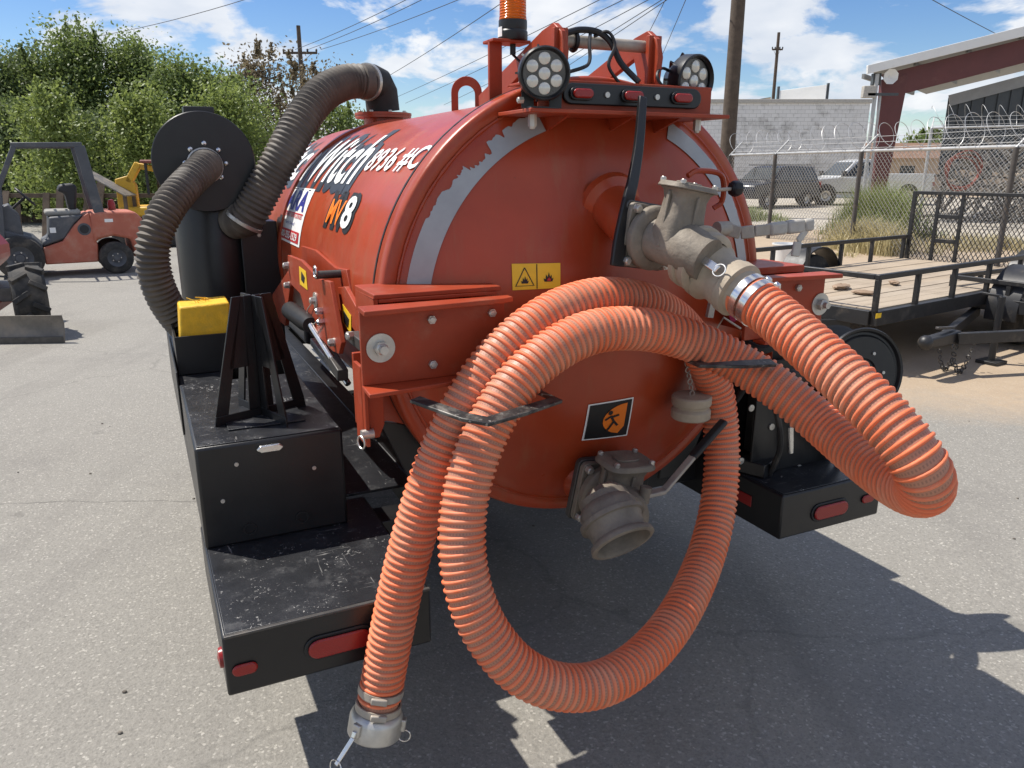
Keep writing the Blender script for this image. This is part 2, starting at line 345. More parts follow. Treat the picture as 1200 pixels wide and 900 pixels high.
# ------------------------------------------------------------ lettering helper
def textmesh(s, bold=0., shear=0., space=1.):
    cu = bpy.data.curves.new('t', 'FONT'); cu.body = s; cu.size = 1; cu.offset = bold; cu.shear = shear; cu.space_character = space; cu.resolution_u = 3; cu.fill_mode = 'FRONT'
    o = bpy.data.objects.new('t', cu); COL.objects.link(o); dg = bpy.context.evaluated_depsgraph_get(); dg.update()
    me = bpy.data.meshes.new_from_object(o.evaluated_get(dg)); bpy.data.objects.remove(o); bpy.data.curves.remove(cu); return me
def lettering(name, s, mapf, x0, x1, y0, y1, mat, parent, bold=0., shear=0., cuts=8, ref=None, space=1.):
    """text fitted to the box x0..x1 by y0..y1 of a 2D chart, then wrapped onto a surface by mapf(x, y)"""
    me = textmesh(s, bold, shear, space); co = np.array([v.co[:] for v in me.vertices])
    rf = co if ref is None else ref
    a0, a1, b0, b1 = rf[:, 0].min(), rf[:, 0].max(), rf[:, 1].min(), rf[:, 1].max()
    bm = bmesh.new(); bm.from_mesh(me)
    for v in bm.verts: v.co = (x0+(v.co.x-a0)/(a1-a0)*(x1-x0), y0+(v.co.y-b0)/(b1-b0)*(y1-y0), 0)
    for k in range(1, cuts):
        bmesh.ops.bisect_plane(bm, geom=bm.verts[:]+bm.edges[:]+bm.faces[:], plane_co=(0, y0+(y1-y0)*k/cuts, 0), plane_no=(0, 1, 0))
    for v in bm.verts: v.co = mapf(v.co.x, v.co.y)
    bm.to_mesh(me); bm.free(); me.materials.clear(); me.materials.append(MAT[mat]); me.name = name
    o = bpy.data.objects.new(name, me); COL.objects.link(o); o.parent = parent
    return o, co

# ============================================================ THE VACUUM TRAILER
VT = thing('vacuum_trailer', 'orange-red vacuum tank trailer with black bumpers and rear discharge valves', 'trailer', tuple(TO), YAW)
def part(mb, name, mat, bevel=0, parent=None, smooth=35): return mb.build(name, mat, parent or VT, bevel, smooth)
AX = (0, 1, 0)
# tank shell with domed front
prof = [(TR, .29), (TR, 2.55)]+[(TR*math.cos(a), 2.55+.22*math.sin(a)) for a in [i*math.pi/16 for i in range(1, 9)]]
tank = part(MB().lathe((0, 0, TCZ), AX, prof, 96), 'tank', 'red', smooth=40)
part(MB().lathe((0, 0, TCZ), AX, [(TR, .2895), (.6345, .2895), (.6345, .300), (TR, .306)], 96), 'gasket', 'ink', parent=tank)
dome = [(r, HY+HS-math.sqrt(HS*HS-r*r)) for r in [.59-.59*i/14 for i in range(15)]]
rd = part(MB().lathe((0, 0, TCZ), AX, [(.60, .289), (.628, .289), (.634, .283), (.634, .222), (.628, .214), (.606, .212), (.594, .216)]+dome[:-1]+[(.001, HY)], 112), 'rear_head', 'red', smooth=50)
wb = []; rw = random.Random(9)
for k in range(181):
    a = 2*math.pi*k/180; wb.append(((.5935*math.cos(a), .2125, TCZ+.5935*math.sin(a)), .0042+rw.uniform(-.0011, .0011)))
part(MB().loft(wb, 6, False), 'weld_bead', 'red', parent=rd)
part(MB().lathe((0, 0, TCZ), AX, [(TR+.001, 1.92), (TR+.012, 1.92), (TR+.012, 1.98), (TR+.001, 1.98)], 96), 'band', 'red', parent=tank)
# reflective tape on the head
def tape(a0, a1, rag, seed):
    rr = random.Random(seed); mb = MB(); n = 240; vs = []; fs = []; ros = []; j = 0.
    for i in range(n+1):
        f = i/n; a = rad(a0+(a1-a0)*f); t = rag(f)
        j = max(0, min(1, j+rr.uniform(-.22, .22)+(rr.uniform(-.8, .8) if rr.random() < .06 else 0))); ro = .574-(.036*j*t)-(.006*t); ri = .518
        ros.append((a, ro, ri))
    for i in range(n+1):
        a, _, ri = ros[i]; w_ = ros[max(0, i-2):i+3]; ro = sum(q_[1] for q_ in w_)/len(w_)
        for k in range(4):
            r = ri+(ro-ri)*k/3; vs.append(headpt(r*math.cos(a), TCZ+r*math.sin(a), .003))
    for i in range(n):
        for k in range(3): fs.append((i*4+k, i*4+k+1, (i+1)*4+k+1, (i+1)*4+k))
    return mb.add(vs, fs)
part(tape(172, 138, lambda f: 0 if f < .6 else .35, 1), 'reflective_tape', 'tape', parent=rd)
part(tape(138.4, 110, lambda f: .8 if f < .6 else .25, 5), 'reflective_tape', 'tape', parent=rd)
part(tape(66, 4, lambda f: 0.1, 3), 'reflective_tape', 'tape', parent=rd)
# side lettering, wrapped onto the shell: chart x = distance along the tank, y = arc length upwards from 180 degrees
def wrap(off):
    R = TR+off
    def f(x, y):
        a = math.pi-y/TR; return (R*math.cos(a), -x, TCZ+R*math.sin(a))
    return f
A = lambda deg: rad(180-deg)*TR
for wd, xa, xb in (('Ditch', -2.72, -1.86), ('Witch', -1.80, -1.01)):
    o, ref = lettering('lettering', wd, wrap(.0042), xa, xb, A(146), A(123), 'decal_white', tank, .018, .05, space=1.08)
    bk = textmesh(wd, .06, .32); bc = np.array([v.co[:] for v in bk.vertices]); bpy.data.meshes.remove(bk)
    lettering('lettering_outline', wd, wrap(.002), xa-.05, xb+.04, A(150), A(119), 'decal_dark', tank, .09, .05, space=1.08)
lettering('lettering', '8936', wrap(.0042), -.955, -.66, A(140.5), A(131.0), 'decal_white', tank, .016, .0, space=1.06)
lettering('lettering', '#C', wrap(.0042), -.615, -.425, A(140.5), A(131.0), 'decal_white', tank, .016, .0, space=1.06)
lettering('lettering_outline', 'MV8', wrap(.002), -1.14, -.76, A(162), A(148.2), 'ink', tank, .085, .02)
lettering('lettering', 'MV', wrap(.0042), -1.115, -.915, A(160), A(151.5), 'decal_orange', tank, .018, .02)
lettering('lettering', '8', wrap(.0050), -.905, -.785, A(160.4), A(149.6), 'decal_white', tank, .03, .02)
def patch(x0, x1, y0, y1, mapf, nx=6, ny=6):
    mb = MB(); mb.add([mapf(x0+(x1-x0)*i/nx, y0+(y1-y0)*j/ny) for j in range(ny+1) for i in range(nx+1)],
                      [(j*(nx+1)+i, j*(nx+1)+i+1, (j+1)*(nx+1)+i+1, (j+1)*(nx+1)+i) for j in range(ny) for i in range(nx)]); return mb
st = part(patch(-2.0, -1.5, A(172), A(148.8), wrap(.002)), 'rental_sticker', 'decal_white', parent=tank)
lettering('lettering', 'ARA', wrap(.004), -1.95, -1.55, A(158.6), A(150), 'decal_blue', tank, .03, .1)
part(patch(-1.97, -1.53, A(171), A(166.6), wrap(.0035)), 'sticker_band', 'decal_red', parent=tank)
lettering('lettering', '580-355-1529', wrap(.005), -1.94, -1.56, A(170.3), A(167.3), 'decal_white', tank, .02)
lettering('lettering', 'EQUIPMENT RENTAL & SALES', wrap(.004), -1.96, -1.54, A(161.8), A(160), 'decal_red', tank, .02)
part(patch(-1.97, -1.53, A(159.4), A(159.9), wrap(.0035), 2, 1), 'sticker_band', 'decal_red', parent=tank)
lettering('lettering', "Family Owned!", wrap(.004), -1.86, -1.66, A(165), A(163.2), 'decal_blue', tank, .0)
# warning sticker on the head
ws = [PH(599, 309), PH(656, 308), PH(656, 337), PH(600, 340)]
def hm(c4, off):
    a, b, c_, d = [np.array((q[0], q[2])) for q in c4]           # TL TR BR BL
    def f(x, y): q = (a*(1-x)+b*x)*y+(d*(1-x)+c_*x)*(1-y); return headpt(q[0], q[1], off)
    return f
f2, f4, f5 = hm(ws, .003), hm(ws, .0045), hm(ws, .006)
wsn = part(patch(0, 1, 0, 1, f2), 'warning_sticker', 'sticker_yellow', parent=rd)
def strokes(segs, wd, f):
    mb = MB()
    for (x0, y0, x1, y1) in segs:
        d = np.array((x1-x0, y1-y0)); L = np.linalg.norm(d); nn = np.array((-d[1], d[0]))/L*wd/2
        mb.flat([f(x0+nn[0], y0+nn[1]), f(x1+nn[0], y1+nn[1]), f(x1-nn[0], y1-nn[1]), f(x0-nn[0], y0-nn[1])])
    return mb
part(strokes([(.07, .17, .25, .85), (.25, .85, .43, .17), (.05, .15, .45, .15), (.5, .02, .5, .98)], .02, f4), 'warning_print', 'ink', parent=rd, smooth=0)
fl = lambda cx_, cy_, s: [(cx_+s*a, cy_+s*2*b) for a, b in [(-.5, -.3), (-.62, .1), (-.35, 0), (-.3, .55), (-.1, .2), (.05, .8), (.2, .25), (.4, .5), (.4, 0), (.62, .15), (.5, -.3)]]
for q_ in (fl(.25, .32, .13), fl(.74, .38, .17)): part(MB().flat([f4(*q) for q in q_]), 'warning_print', 'ink', parent=rd, smooth=0)
mb = MB(); mb.flat([f5(*q) for q in fl(.745, .36, .075)]); part(mb, 'warning_print', 'decal_red', parent=rd, smooth=0)
# black and orange pictogram sticker
ps = [PH(689, 474), PH(742, 465), PH(734, 510), PH(681, 516)]
f2, f4, f5, f6 = hm(ps, .003), hm(ps, .0045), hm(ps, .006), hm(ps, .0075)
part(patch(0, 1, 0, 1, f2), 'pictogram_sticker', 'decal_white', parent=rd)
part(patch(.035, .965, .035, .965, f4), 'pictogram_sticker', 'ink', parent=rd)
arc = [(.80-.46*math.sin(rad(a)), .50+.42*math.cos(rad(a))) for a in range(8, 172, 12)]+[(.60, .3), (.62, .5), (.70, .72)]
arc = [(.86, .90)]+[(.86-.50*math.sin(rad(a)), .5+.40*math.cos(rad(a))) for a in range(15, 150, 12)]+[(.74, .12), (.86, .3)]
mb = MB(); mb.flat([f5(*q) for q in arc]); part(mb, 'pictogram_print', 'decal_orange', parent=rd, smooth=0)
part(strokes([(.52, .62, .60, .46), (.60, .46, .52, .30), (.60, .46, .70, .34), (.52, .60, .40, .52), (.54, .58, .70, .62), (.52, .30, .46, .2)], .05, f6), 'pictogram_print', 'ink', parent=rd, smooth=0)
mb = MB(); mb.flat([f6(.50+.05*math.cos(a), .70+.06*math.sin(a)) for a in [k*math.pi/5 for k in range(10)]]); part(mb, 'pictogram_print', 'ink', parent=rd, smooth=0)

def bolt(p, ax, r=.012, h=.012, parent=None, mat='galv', washer=0):
    p = vec(p); d = vec(ax).normalized(); mb = MB()
    if washer: mb.cyl(p, p+d*.004, washer, n=28); p = p+d*.004
    mb.cyl(p, p+d*h, r, n=6); mb.lathe(p+d*h, d, [(r*.8, 0), (r*.62, h*.22), (.0001, h*.25)], 10)
    return part(mb, 'bolt', mat, parent=parent, smooth=30)

# ---- light bar and lifting frame on top of the head
y0 = .055; lb = part(MB().box((-.262, y0, 1.788), (.262, y0+.006, 1.858)).box((-.30, y0-.035, 1.778), (.30, .24, 1.788)).box((-.262, y0+.006, 1.852), (.262, .22, 1.859)), 'light_bar', 'red_bracket', .002)
for u in (-.17, .02, .17):
    part(MB().prism([(u-.004, .06, 1.778), (u-.004, .24, 1.778), (u-.004, .21, 1.735)], (.008, 0, 0)), 'gusset', 'red_bracket')
def stadium(cx_, cz_, L, hgt, y, n=8, th=.01):
    r = hgt/2; P = [(cx_+(L/2-r)*(1 if abs(a) <= 90 else -1)+r*math.cos(rad(a)), y, cz_+r*math.sin(rad(a))) for a in list(range(-90, 91, 180//n))+list(range(-269, -90, 180//n))]
    return P
P = stadium(.01, 1.826, .42, .05, y0)
strip = part(MB().prism(P, (0, -.012, 0)), 'marker_light_strip', 'black', .003)
for u in (-.15, -.002, .152):
    part(MB().prism(stadium(u, 1.826, .068, .031, y0-.012), (0, -.008, 0)), 'marker_light_bezel', 'black', .002, parent=strip)
    part(MB().prism(stadium(u, 1.826, .056, .022, y0-.02), (0, -.009, 0)), 'marker_light', 'lens_red', .004, parent=strip)
for u in (-.076, .075): part(MB().cyl((u, y0-.012, 1.826), (u, y0-.017, 1.826), .007, n=12), 'screw', 'galv', parent=strip)
for u in (-.255, .255): bolt((u, .10, 1.778), (0, 0, -1), .011, .028)
def worklight(c, ax, k_=1.):
    c = vec(c); d = vec(ax).normalized(); x, y, d = frame(d)
    b = part(MB().lathe(c, d, [(r_*k_, t_*k_) for r_, t_ in [(.001, -.055), (.034, -.055), (.044, -.035), (.056, -.02), (.0605, -.012), (.0605, .022), (.057, .026), (.052, .018), (.052, .010), (.0005, .010)]], 40), 'work_light', 'black', smooth=30)
    for k in range(9):
        a = math.pi*2*k/9; e = x*math.cos(a)+y*math.sin(a); part(MB().bar(c+e*.04*k_-d*.03*k_, c+e*.058*k_-d*.016*k_, .005, .022, d), 'cooling_fin', 'black', parent=b)
    part(MB().lathe(c, d, [(.0505*k_, .011*k_), (.0505*k_, .0125*k_), (.0005, .0125*k_)], 32), 'reflector', 'lens_body', parent=b)
    for k in range(7):
        a = math.pi*2*k/6+.5; q = c+d*(.0125*k_)+((x*math.cos(a)+y*math.sin(a))*(.033*k_) if k < 6 else Vector((0, 0, 0)))
        part(MB().lathe(q, d, [(.0145*k_, 0), (.0138*k_, .004), (.009*k_, .0065), (.0004, .0075)], 16), 'led_lens', 'lens_led', parent=b)
    f = c-d*.03; z = Vector((0, 0, 1))
    part(MB().box((f.x-.038, f.y-.02, 1.788), (f.x+.038, f.y+.02, 1.792)).bar(f-x*.034-z*.002, vec((f.x-x.x*.034, f.y-x.y*.034, 1.79)), .004, .03, x).bar(f+x*.034-z*.002, vec((f.x+x.x*.034, f.y+x.y*.034, 1.79)), .004, .03, x), 'mounting_yoke', 'black', parent=b)
    bolt((f.x-.05, f.y, 1.806), (-1, 0, 0), .008, .012, parent=b); return b
worklight(PW(637, 86, .02), (-.35, -1, -.12))
worklight(PW(808, 95, .10), (.16, -1, -.10), 1.12)
for u, fl_ in ((-.178, -1), (.105, 1)):
    P = [(u, .10, 1.83), (u, .085, 1.93), (u, .10, 1.975), (u, .14, 2.0), (u, .20, 1.99), (u, .62, 1.865), (u, .62, 1.83)]
    mb = MB(); hole = [(u, .17, 1.865), (u, .20, 1.935), (u, .40, 1.872)]
    # plate with a triangular window: built as a ring of quads
    n = len(P); mb2 = MB()
    outer = [P[0], P[1], P[2], P[3], P[4], P[5], P[6]]
    mapx = {0: 0, 1: 0, 2: 1, 3: 1, 4: 1, 5: 2, 6: 2}
    th = Vector((.016, 0, 0)); vs2 = [vec(q) for q in outer]+[vec(q) for q in hole]
    fs2 = []
    for i in range(7):
        j = (i+1) % 7; a, b = 7+mapx[i], 7+mapx[j]
        fs2.append((i, j, b) if a == b else (i, j, b, a))
    nv = len(vs2); allv = vs2+[q+th for q in vs2]; F2 = [tuple(f) for f in fs2]+[tuple(reversed([k+nv for k in f])) for f in fs2]
    for i in range(7): j = (i+1) % 7; F2.append((j, i, i+nv, j+nv))
    for i in range(3): j = (i+1) % 3; F2.append((7+i, 7+j, 7+j+nv, 7+i+nv))
    part(mb2.add(allv, F2), 'lifting_plate', 'red_bracket', .003)
    part(MB().bar((u+.008, .12, 1.86), (u+.008, .12, 1.985), .04, .016, (0, 1, 0)), 'plate_stiffener', 'red_bracket', .002)
part(MB().cyl((-.175, .155, 1.962), (.12, .155, 1.962), .0155, n=20), 'lifting_bar', 'lever')
part(MB().torus((-.11, .155, 1.962), (1, 0, 0), .021, .006, 20, 8).tube(catmull([(-.15, .13, 1.975), (-.10, .14, 1.988), (-.05, .135, 1.985), (-.02, .12, 1.96), (.0, .10, 1.91), (.03, .06, 1.862)], 6), .008, 8), 'cable_loom', 'ink')
part(MB().tube(catmull([(-.07, .14, 1.985), (-.09, .11, 1.95), (-.10, .09, 1.91), (-.13, .07, 1.89), (-.20, .08, 1.87)], 6), .0045, 6).tube(catmull([(-.06, .14, 1.975), (-.03, .12, 1.985), (-.02, .10, 1.95), (-.05, .08, 1.90), (-.02, .07, 1.855)], 6), .0045, 6), 'cable', 'ink')
part(MB().tube(catmull([PW(786, 84, .12), PW(776, 80, .10), PW(770, 88, .08), PW(776, 100, .07), PW(790, 104, .07)], 6), .004, 6), 'cable', 'ink')
# beacon on its post
bc = np.array(PW(601, 50, .33))
part(MB().box((bc[0]-.072, .325, 1.80), (bc[0]-.034, .337, bc[2]+.004)).box((bc[0]-.072, .30, bc[2]-.004), (bc[0]+.04, .37, bc[2]+.004)), 'beacon_post', 'red_bracket', .002)
bb = part(MB().lathe(bc+[0, 0, .004], (0, 0, 1), [(.001, 0), (.0385, 0), (.040, .004), (.040, .022), (.0375, .026), (.0385, .032), (.0385, .05), (.001, .05)], 36), 'beacon', 'black', smooth=30)
part(MB().lathe(bc+[0, 0, .054], (0, 0, 1), [(.037, 0), (.0372, .006), (.036, .01), (.035, .095), (.033, .115), (.026, .13), (.001, .136)], 36), 'beacon_lens', 'amber', parent=bb, smooth=30)
part(MB().cyl(bc+[0, 0, .056], bc+[0, 0, .12], .014, n=16), 'beacon_lamp', 'chrome', parent=bb)
part(MB().lathe(bc+[0, 0, .006], (0, 0, 1), [(.0405, .006), (.0405, .03)], 6, a0=-1.9, a1=-1.2), 'beacon_label', 'decal_white', parent=bb)
part(MB().cyl(bc-[0, 0, .03], bc, .008, n=10).tube(catmull([bc-[0, 0, .03], bc+[.01, -.05, -.06], bc+[.035, -.12, -.085], bc+[.06, -.2, -.1]], 6), .0035, 6), 'cable', 'ink')
# lifting eye on the tank top
le = np.array(PU(547, 122, -.06)); zt = TCZ+math.sqrt(TR**2-.06**2)
LR_ = lambda r, z: (le[0]+r*.93, le[1]-r*.36, z)
arc_o = [LR_(.055*math.cos(a), zt+.055+.055*math.sin(a)) for a in [math.pi*k/14 for k in range(15)]]
arc_i = [LR_(.03*math.cos(a), zt+.05+.03*math.sin(a)) for a in [math.pi*k/14 for k in range(15)]]
ring = [LR_(.055, zt-.03)]+arc_o+[LR_(-.055, zt-.03), LR_(-.03, zt-.03)]+arc_i[::-1]+[LR_(.03, zt-.03)]
part(MB().prism(ring, (.0072, .0186, 0)), 'lifting_eye', 'red_bracket', .002)

# ---- black stay bar in front of the upper valve
q = catmull([PW(753, 113, .0), PW(749, 165, -.03), PW(743, 205, -.055), PW(735, 240, -.075), PW(727, 280, -.085), PW(723, 312, -.09)], 5)
mb = MB()
for i in range(len(q)-1): mb.bar(q[i], q[i+1], .022, .014, (0, 1, 0))
q = [vec(a) for a in q]; vs_l = []; fs_l = []
for i, a in enumerate(q):
    d = (q[min(i+1, len(q)-1)]-q[max(i-1, 0)]).normalized(); wd = .011+.008*(i/(len(q)-1)); x = d.cross(Vector((0, 1, 0))).normalized()*wd; yv = Vector((0, .007, 0))
    vs_l += [a-x-yv, a+x-yv, a+x+yv, a-x+yv]
    if i: b_ = 4*(i-1); fs_l += [(b_+k, b_+(k+1) % 4, b_+4+(k+1) % 4, b_+4+k) for k in range(4)]
fs_l += [(3, 2, 1, 0), tuple(len(vs_l)-4+k for k in range(4))]
part(MB().add(vs_l, fs_l), 'stay_bar', 'black', .003)

# ---- upper valve: stub, flange plate, body, outlet
s0 = np.array(PH(716, 240)); ax0 = np.array([.10, -1, -.08]); ax0 /= np.linalg.norm(ax0)
s1 = s0+ax0*.15

def squareplate(c, d, hw, th, rot=0., up=(0, 0, 1)):
    x, y, d = frame(d, up); c = vec(c); P = []
    for sx, sy in ((-1, -1), (1, -1), (1, 1), (-1, 1)):
        for k in range(4):
            a = math.atan2(sy, sx)-math.pi/4+k*math.pi/6; rr = hw*.18; cx_, cy_ = sx*(hw-rr)+rr*math.cos(a), sy*(hw-rr)+rr*math.sin(a)
            P.append(c+x*(cx_*math.cos(rot)-cy_*math.sin(rot))+y*(cx_*math.sin(rot)+cy_*math.cos(rot)))
    return P, x, y, d
def valve(c, d, out_dir, up, bo=.085, name='gate_valve'):
    """cast valve: square flange, bellied body with a capped bonnet, ribs and a round outlet"""
    c = vec(c); P, x, y, d = squareplate(c, d, .082, .0, 0., up); od = vec(out_dir).normalized()
    v = part(MB().prism(P, d*.016), name, 'steel_dark', .003)
    part(MB().prism([q_+d*.016 for q_ in squareplate(c, d, .078, 0, 0, up)[0]], d*.016), 'valve_flange', 'bronze', .003, parent=v)
    for sx in (-1, 1):
        for sy in (-1, 1): bolt(c+x*(sx*.064)+y*(sy*.064)+d*.032, d, .011, .012, parent=v)
    b0 = c+d*.03; bc_ = c+d*(bo+.015)
    part(MB().loft([(b0, .066), (b0+d*.012, .060), (b0+d*.02, .054), (b0+d*.05, .056), (bc_+od*.02, .058), (bc_+od*.05+d*.0, .056), (bc_+od*.085, .052)], 28), 'valve_body', 'bronze', parent=v, smooth=60)
    # bonnet: rounded block rising from the body, with a bolted cap
    bn = c+d*bo+y*(bo-.085)*.7; bx = frame(y, d)[0]
    def sect(t, a, b, n=24): return [bn+y*t+x*(a*math.copysign(abs(math.cos(k))**.6, math.cos(k)))+d*(b*math.copysign(abs(math.sin(k))**.6, math.sin(k))) for k in [2*math.pi*i/n for i in range(n)]]
    part(MB().lathe(c+d*.032, d, [(.001, 0), (.076, 0), (.080, .005), (.080, .020), (.074, .027), (.056, .033)], 36), 'valve_yoke', 'bronze', .002, parent=v)
    rings = [sect(-.05, .052, .040), sect(.0, .060, .046), sect(.04, .052, .040), sect(.075, .050, .038), sect(.092, .056, .042), sect(.098, .064, .048)]
    mb = MB(); vs_, fs_ = [], []
    for r_ in rings: vs_ += r_
    for i in range(len(rings)-1): fs_ += [(i*24+k, i*24+(k+1) % 24, (i+1)*24+(k+1) % 24, (i+1)*24+k) for k in range(24)]
    fs_ += [tuple(range(23, -1, -1)), tuple(range(len(vs_)-24, len(vs_)))]
    part(mb.add(vs_, fs_), 'bonnet', 'bronze', .002, parent=v, smooth=50)
    mb = MB(); r1, r2_ = sect(.0985, .072, .054), sect(.112, .066, .048)
    mb.add(r1+r2_, [(k, (k+1) % 24, 24+(k+1) % 24, 24+k) for k in range(24)]+[tuple(range(23, -1, -1)), tuple(range(24, 48))])
    cp = part(mb, 'bonnet_cap', 'bronze', .003, parent=v)
    oval = sect(.112, .034, .018); part(MB().prism(oval, y*.004), 'cap_boss', 'bronze', .002, parent=v)
    for sx in (-1, 1):
        for sd in (-1, 1): bolt(bn+y*.110+x*(sx*.052)+d*(sd*.034), y, .007, .008, parent=v)
    for sx in (-1, 1): part(MB().bar(bn-y*.04+x*(sx*.052), bn+y*.09+x*(sx*.055), .008, .010, d), 'rib', 'bronze', .002, parent=v)
    part(MB().bar(bn-y*.04+d*.040, bn+y*.085+d*.040, .008, .010, d), 'rib', 'bronze', .002, parent=v)
    return v, bc_, x, y, d
vc = np.array(PW(752, 276, -.055)); sa_ = vc-s0; sl_ = np.linalg.norm(sa_); sa_ = sa_/sl_; part(MB().lathe(s0-sa_*.02, sa_, [(.085, 0), (.083, .022), (.068, .03), (.062, .035), (.062, sl_+.022), (.001, sl_+.022)], 36), 'inlet_stub', 'red'); uv_ = valve(vc, ax0, PD(872, 345, 1.77)-np.array(vc), (.16, .0, 1), .125)
v1, bc1, vx, vy, vd = uv_
h0 = np.array(PD(866, 341, 1.79)); hdir = np.array(PD(905, 368, 1.72))-h0; hdir /= np.linalg.norm(hdir)
oc = np.array(bc1[:]); mid_ = np.array(PD(818, 303, 1.845))
part(MB().loft([(oc, .054), (oc*.5+mid_*.5, .056), (mid_, .054)], 28), 'outlet_neck', 'bronze', parent=v1, smooth=60)
part(MB().lathe(mid_-hdir*.02, hdir, [(.05, 0), (.074, 0), (.079, .004), (.079, .018), (.072, .022), (.072, .032), (.077, .036), (.077, .052), (.073, .056), (.06, .060)], 40), 'outlet_collar', 'bronze_light', parent=v1, smooth=40)
# operating lever with taped grip and the black knob
lv = [PW(850, 268, -.02), PW(868, 273, -.05), PW(884, 271, -.07), PW(951, 263, -.10)]
part(MB().bar(lv[0], lv[1], .012, .034, (0, 0, 1)).bar(lv[1], lv[2], .012, .034).bar(lv[2], lv[3], .012, .03), 'valve_lever', 'lever', .003, parent=v1)
gq = [np.array(lv[2])*(1-k)+np.array(lv[3])*k for k in (.25, .4, .55, .7, .85, .98, 1.02)]
part(MB().bar(gq[0], gq[2], .024, .035).bar(gq[2], gq[4], .026, .037).bar(gq[4], gq[6], .024, .034), 'lever_grip', 'tape_grey', .007, parent=v1)
e_ = np.array(lv[3]); part(MB().bar(e_+[-.015, 0, -.012], e_+[-.05, -.005, -.045], .006, .022).bar(e_+[-.05, -.005, -.045], e_+[-.055, -.005, -.085], .008, .028), 'loose_tape', 'tape_grey', .004, parent=v1)
part(MB().cyl(np.array(lv[0])-[.03, 0, 0], np.array(lv[0])+[.012, 0, .0], .02, n=18), 'lever_hub', 'lever', parent=v1)
kb = np.array(PW(862, 221, .02)); part(MB().cyl(PW(822, 224, .02), kb, .005, n=8), 'knob_rod', 'lever', parent=v1)
kq = vec(kb); part(MB().lathe(kq-Vector((.018, 0, 0)), (1, 0, 0), [(.001, 0), (.012, 0), (.021, .006), (.023, .016), (.021, .03), (.012, .036), (.001, .037)], 8), 'knob', 'ink', .002, parent=v1)
part(MB().tube(catmull([PW(806, 206, .05), PW(818, 200, .05), PW(842, 203, .06), PW(848, 215, .07), PW(846, 236, .09), PW(836, 244, .1)], 6), .008, 8), 'grab_loop', 'red', parent=v1)

# ---- lower valve and spout
c2 = np.array(PH(690, 560)); ax2 = np.array([.05, -1, -.12]); ax2 /= np.linalg.norm(ax2)
part(MB().lathe(c2-ax2*.03, ax2, [(.085, 0), (.083, .03), (.07, .05), (.065, .09)], 32), 'outlet_stub', 'red')
sp = np.array(PD(731, 638, 1.90)); c2b = c2+ax2*.045
v2, bc2, x2, y2_, d2 = valve(c2b, ax2, sp-c2b, (.12, 0, 1), name='gate_valve')
for o_ in [v2]+list(v2.children):
    for q_ in o_.data.vertices: q_.co = vec(c2b)+(q_.co-vec(c2b))*1.2
bq = np.array(bc2[:]); sdir = sp-bq; sdir /= np.linalg.norm(sdir)
vw_ = ray(728, 637); vw_ = vw_/np.linalg.norm(vw_); sw_ = -.46*vw_+.88*(.42*np.array([1., 0, 0])-.9*np.array([0, SP, CP])); sdir = np.array([sw_@U, sw_@W, sw_[2]]); sdir /= np.linalg.norm(sdir)
part(MB().loft([(bq, .050), (bq*.5+(sp-sdir*.12)*.5, .054), (sp-sdir*.105, .060), (sp-sdir*.085, .062)], 28), 'spout_elbow', 'bronze', parent=v2, smooth=60)
part(MB().lathe(sp-sdir*.097, sdir, [(r_*1.22, t_*.74) for r_, t_ in [(.046, -.035), (.056, -.02), (.062, .0), (.062, .028), (.070, .030), (.070, .046), (.063, .048), (.060, .06), (.0575, .085), (.059, .10), (.067, .110), (.069, .12), (.069, .128), (.066, .131), (.059, .131), (.057, .12), (.055, .03), (.05, -.05), (.0005, -.055)]], 44), 'spout', 'bronze', parent=v2, smooth=40)
l0, l1, l2, l3 = PW(757, 580, -.06), PW(778, 575, -.06), PW(812, 535, -.05), PW(849, 493, -.03)
part(MB().bar(l0, l1, .03, .012).bar(l1, l2, .024, .010).bar(l2, PW(818, 528, -.047), .024, .01), 'valve_lever', 'lever', .003, parent=v2)
part(MB().bar(PW(811, 536, -.05), l3, .028, .016), 'lever_grip', 'ink', .006, parent=v2)
part(MB().cyl(np.array(l0)-[.01, 0, .02], np.array(l0)+[.0, 0, .025], .017, n=14), 'lever_hub', 'bronze', parent=v2)

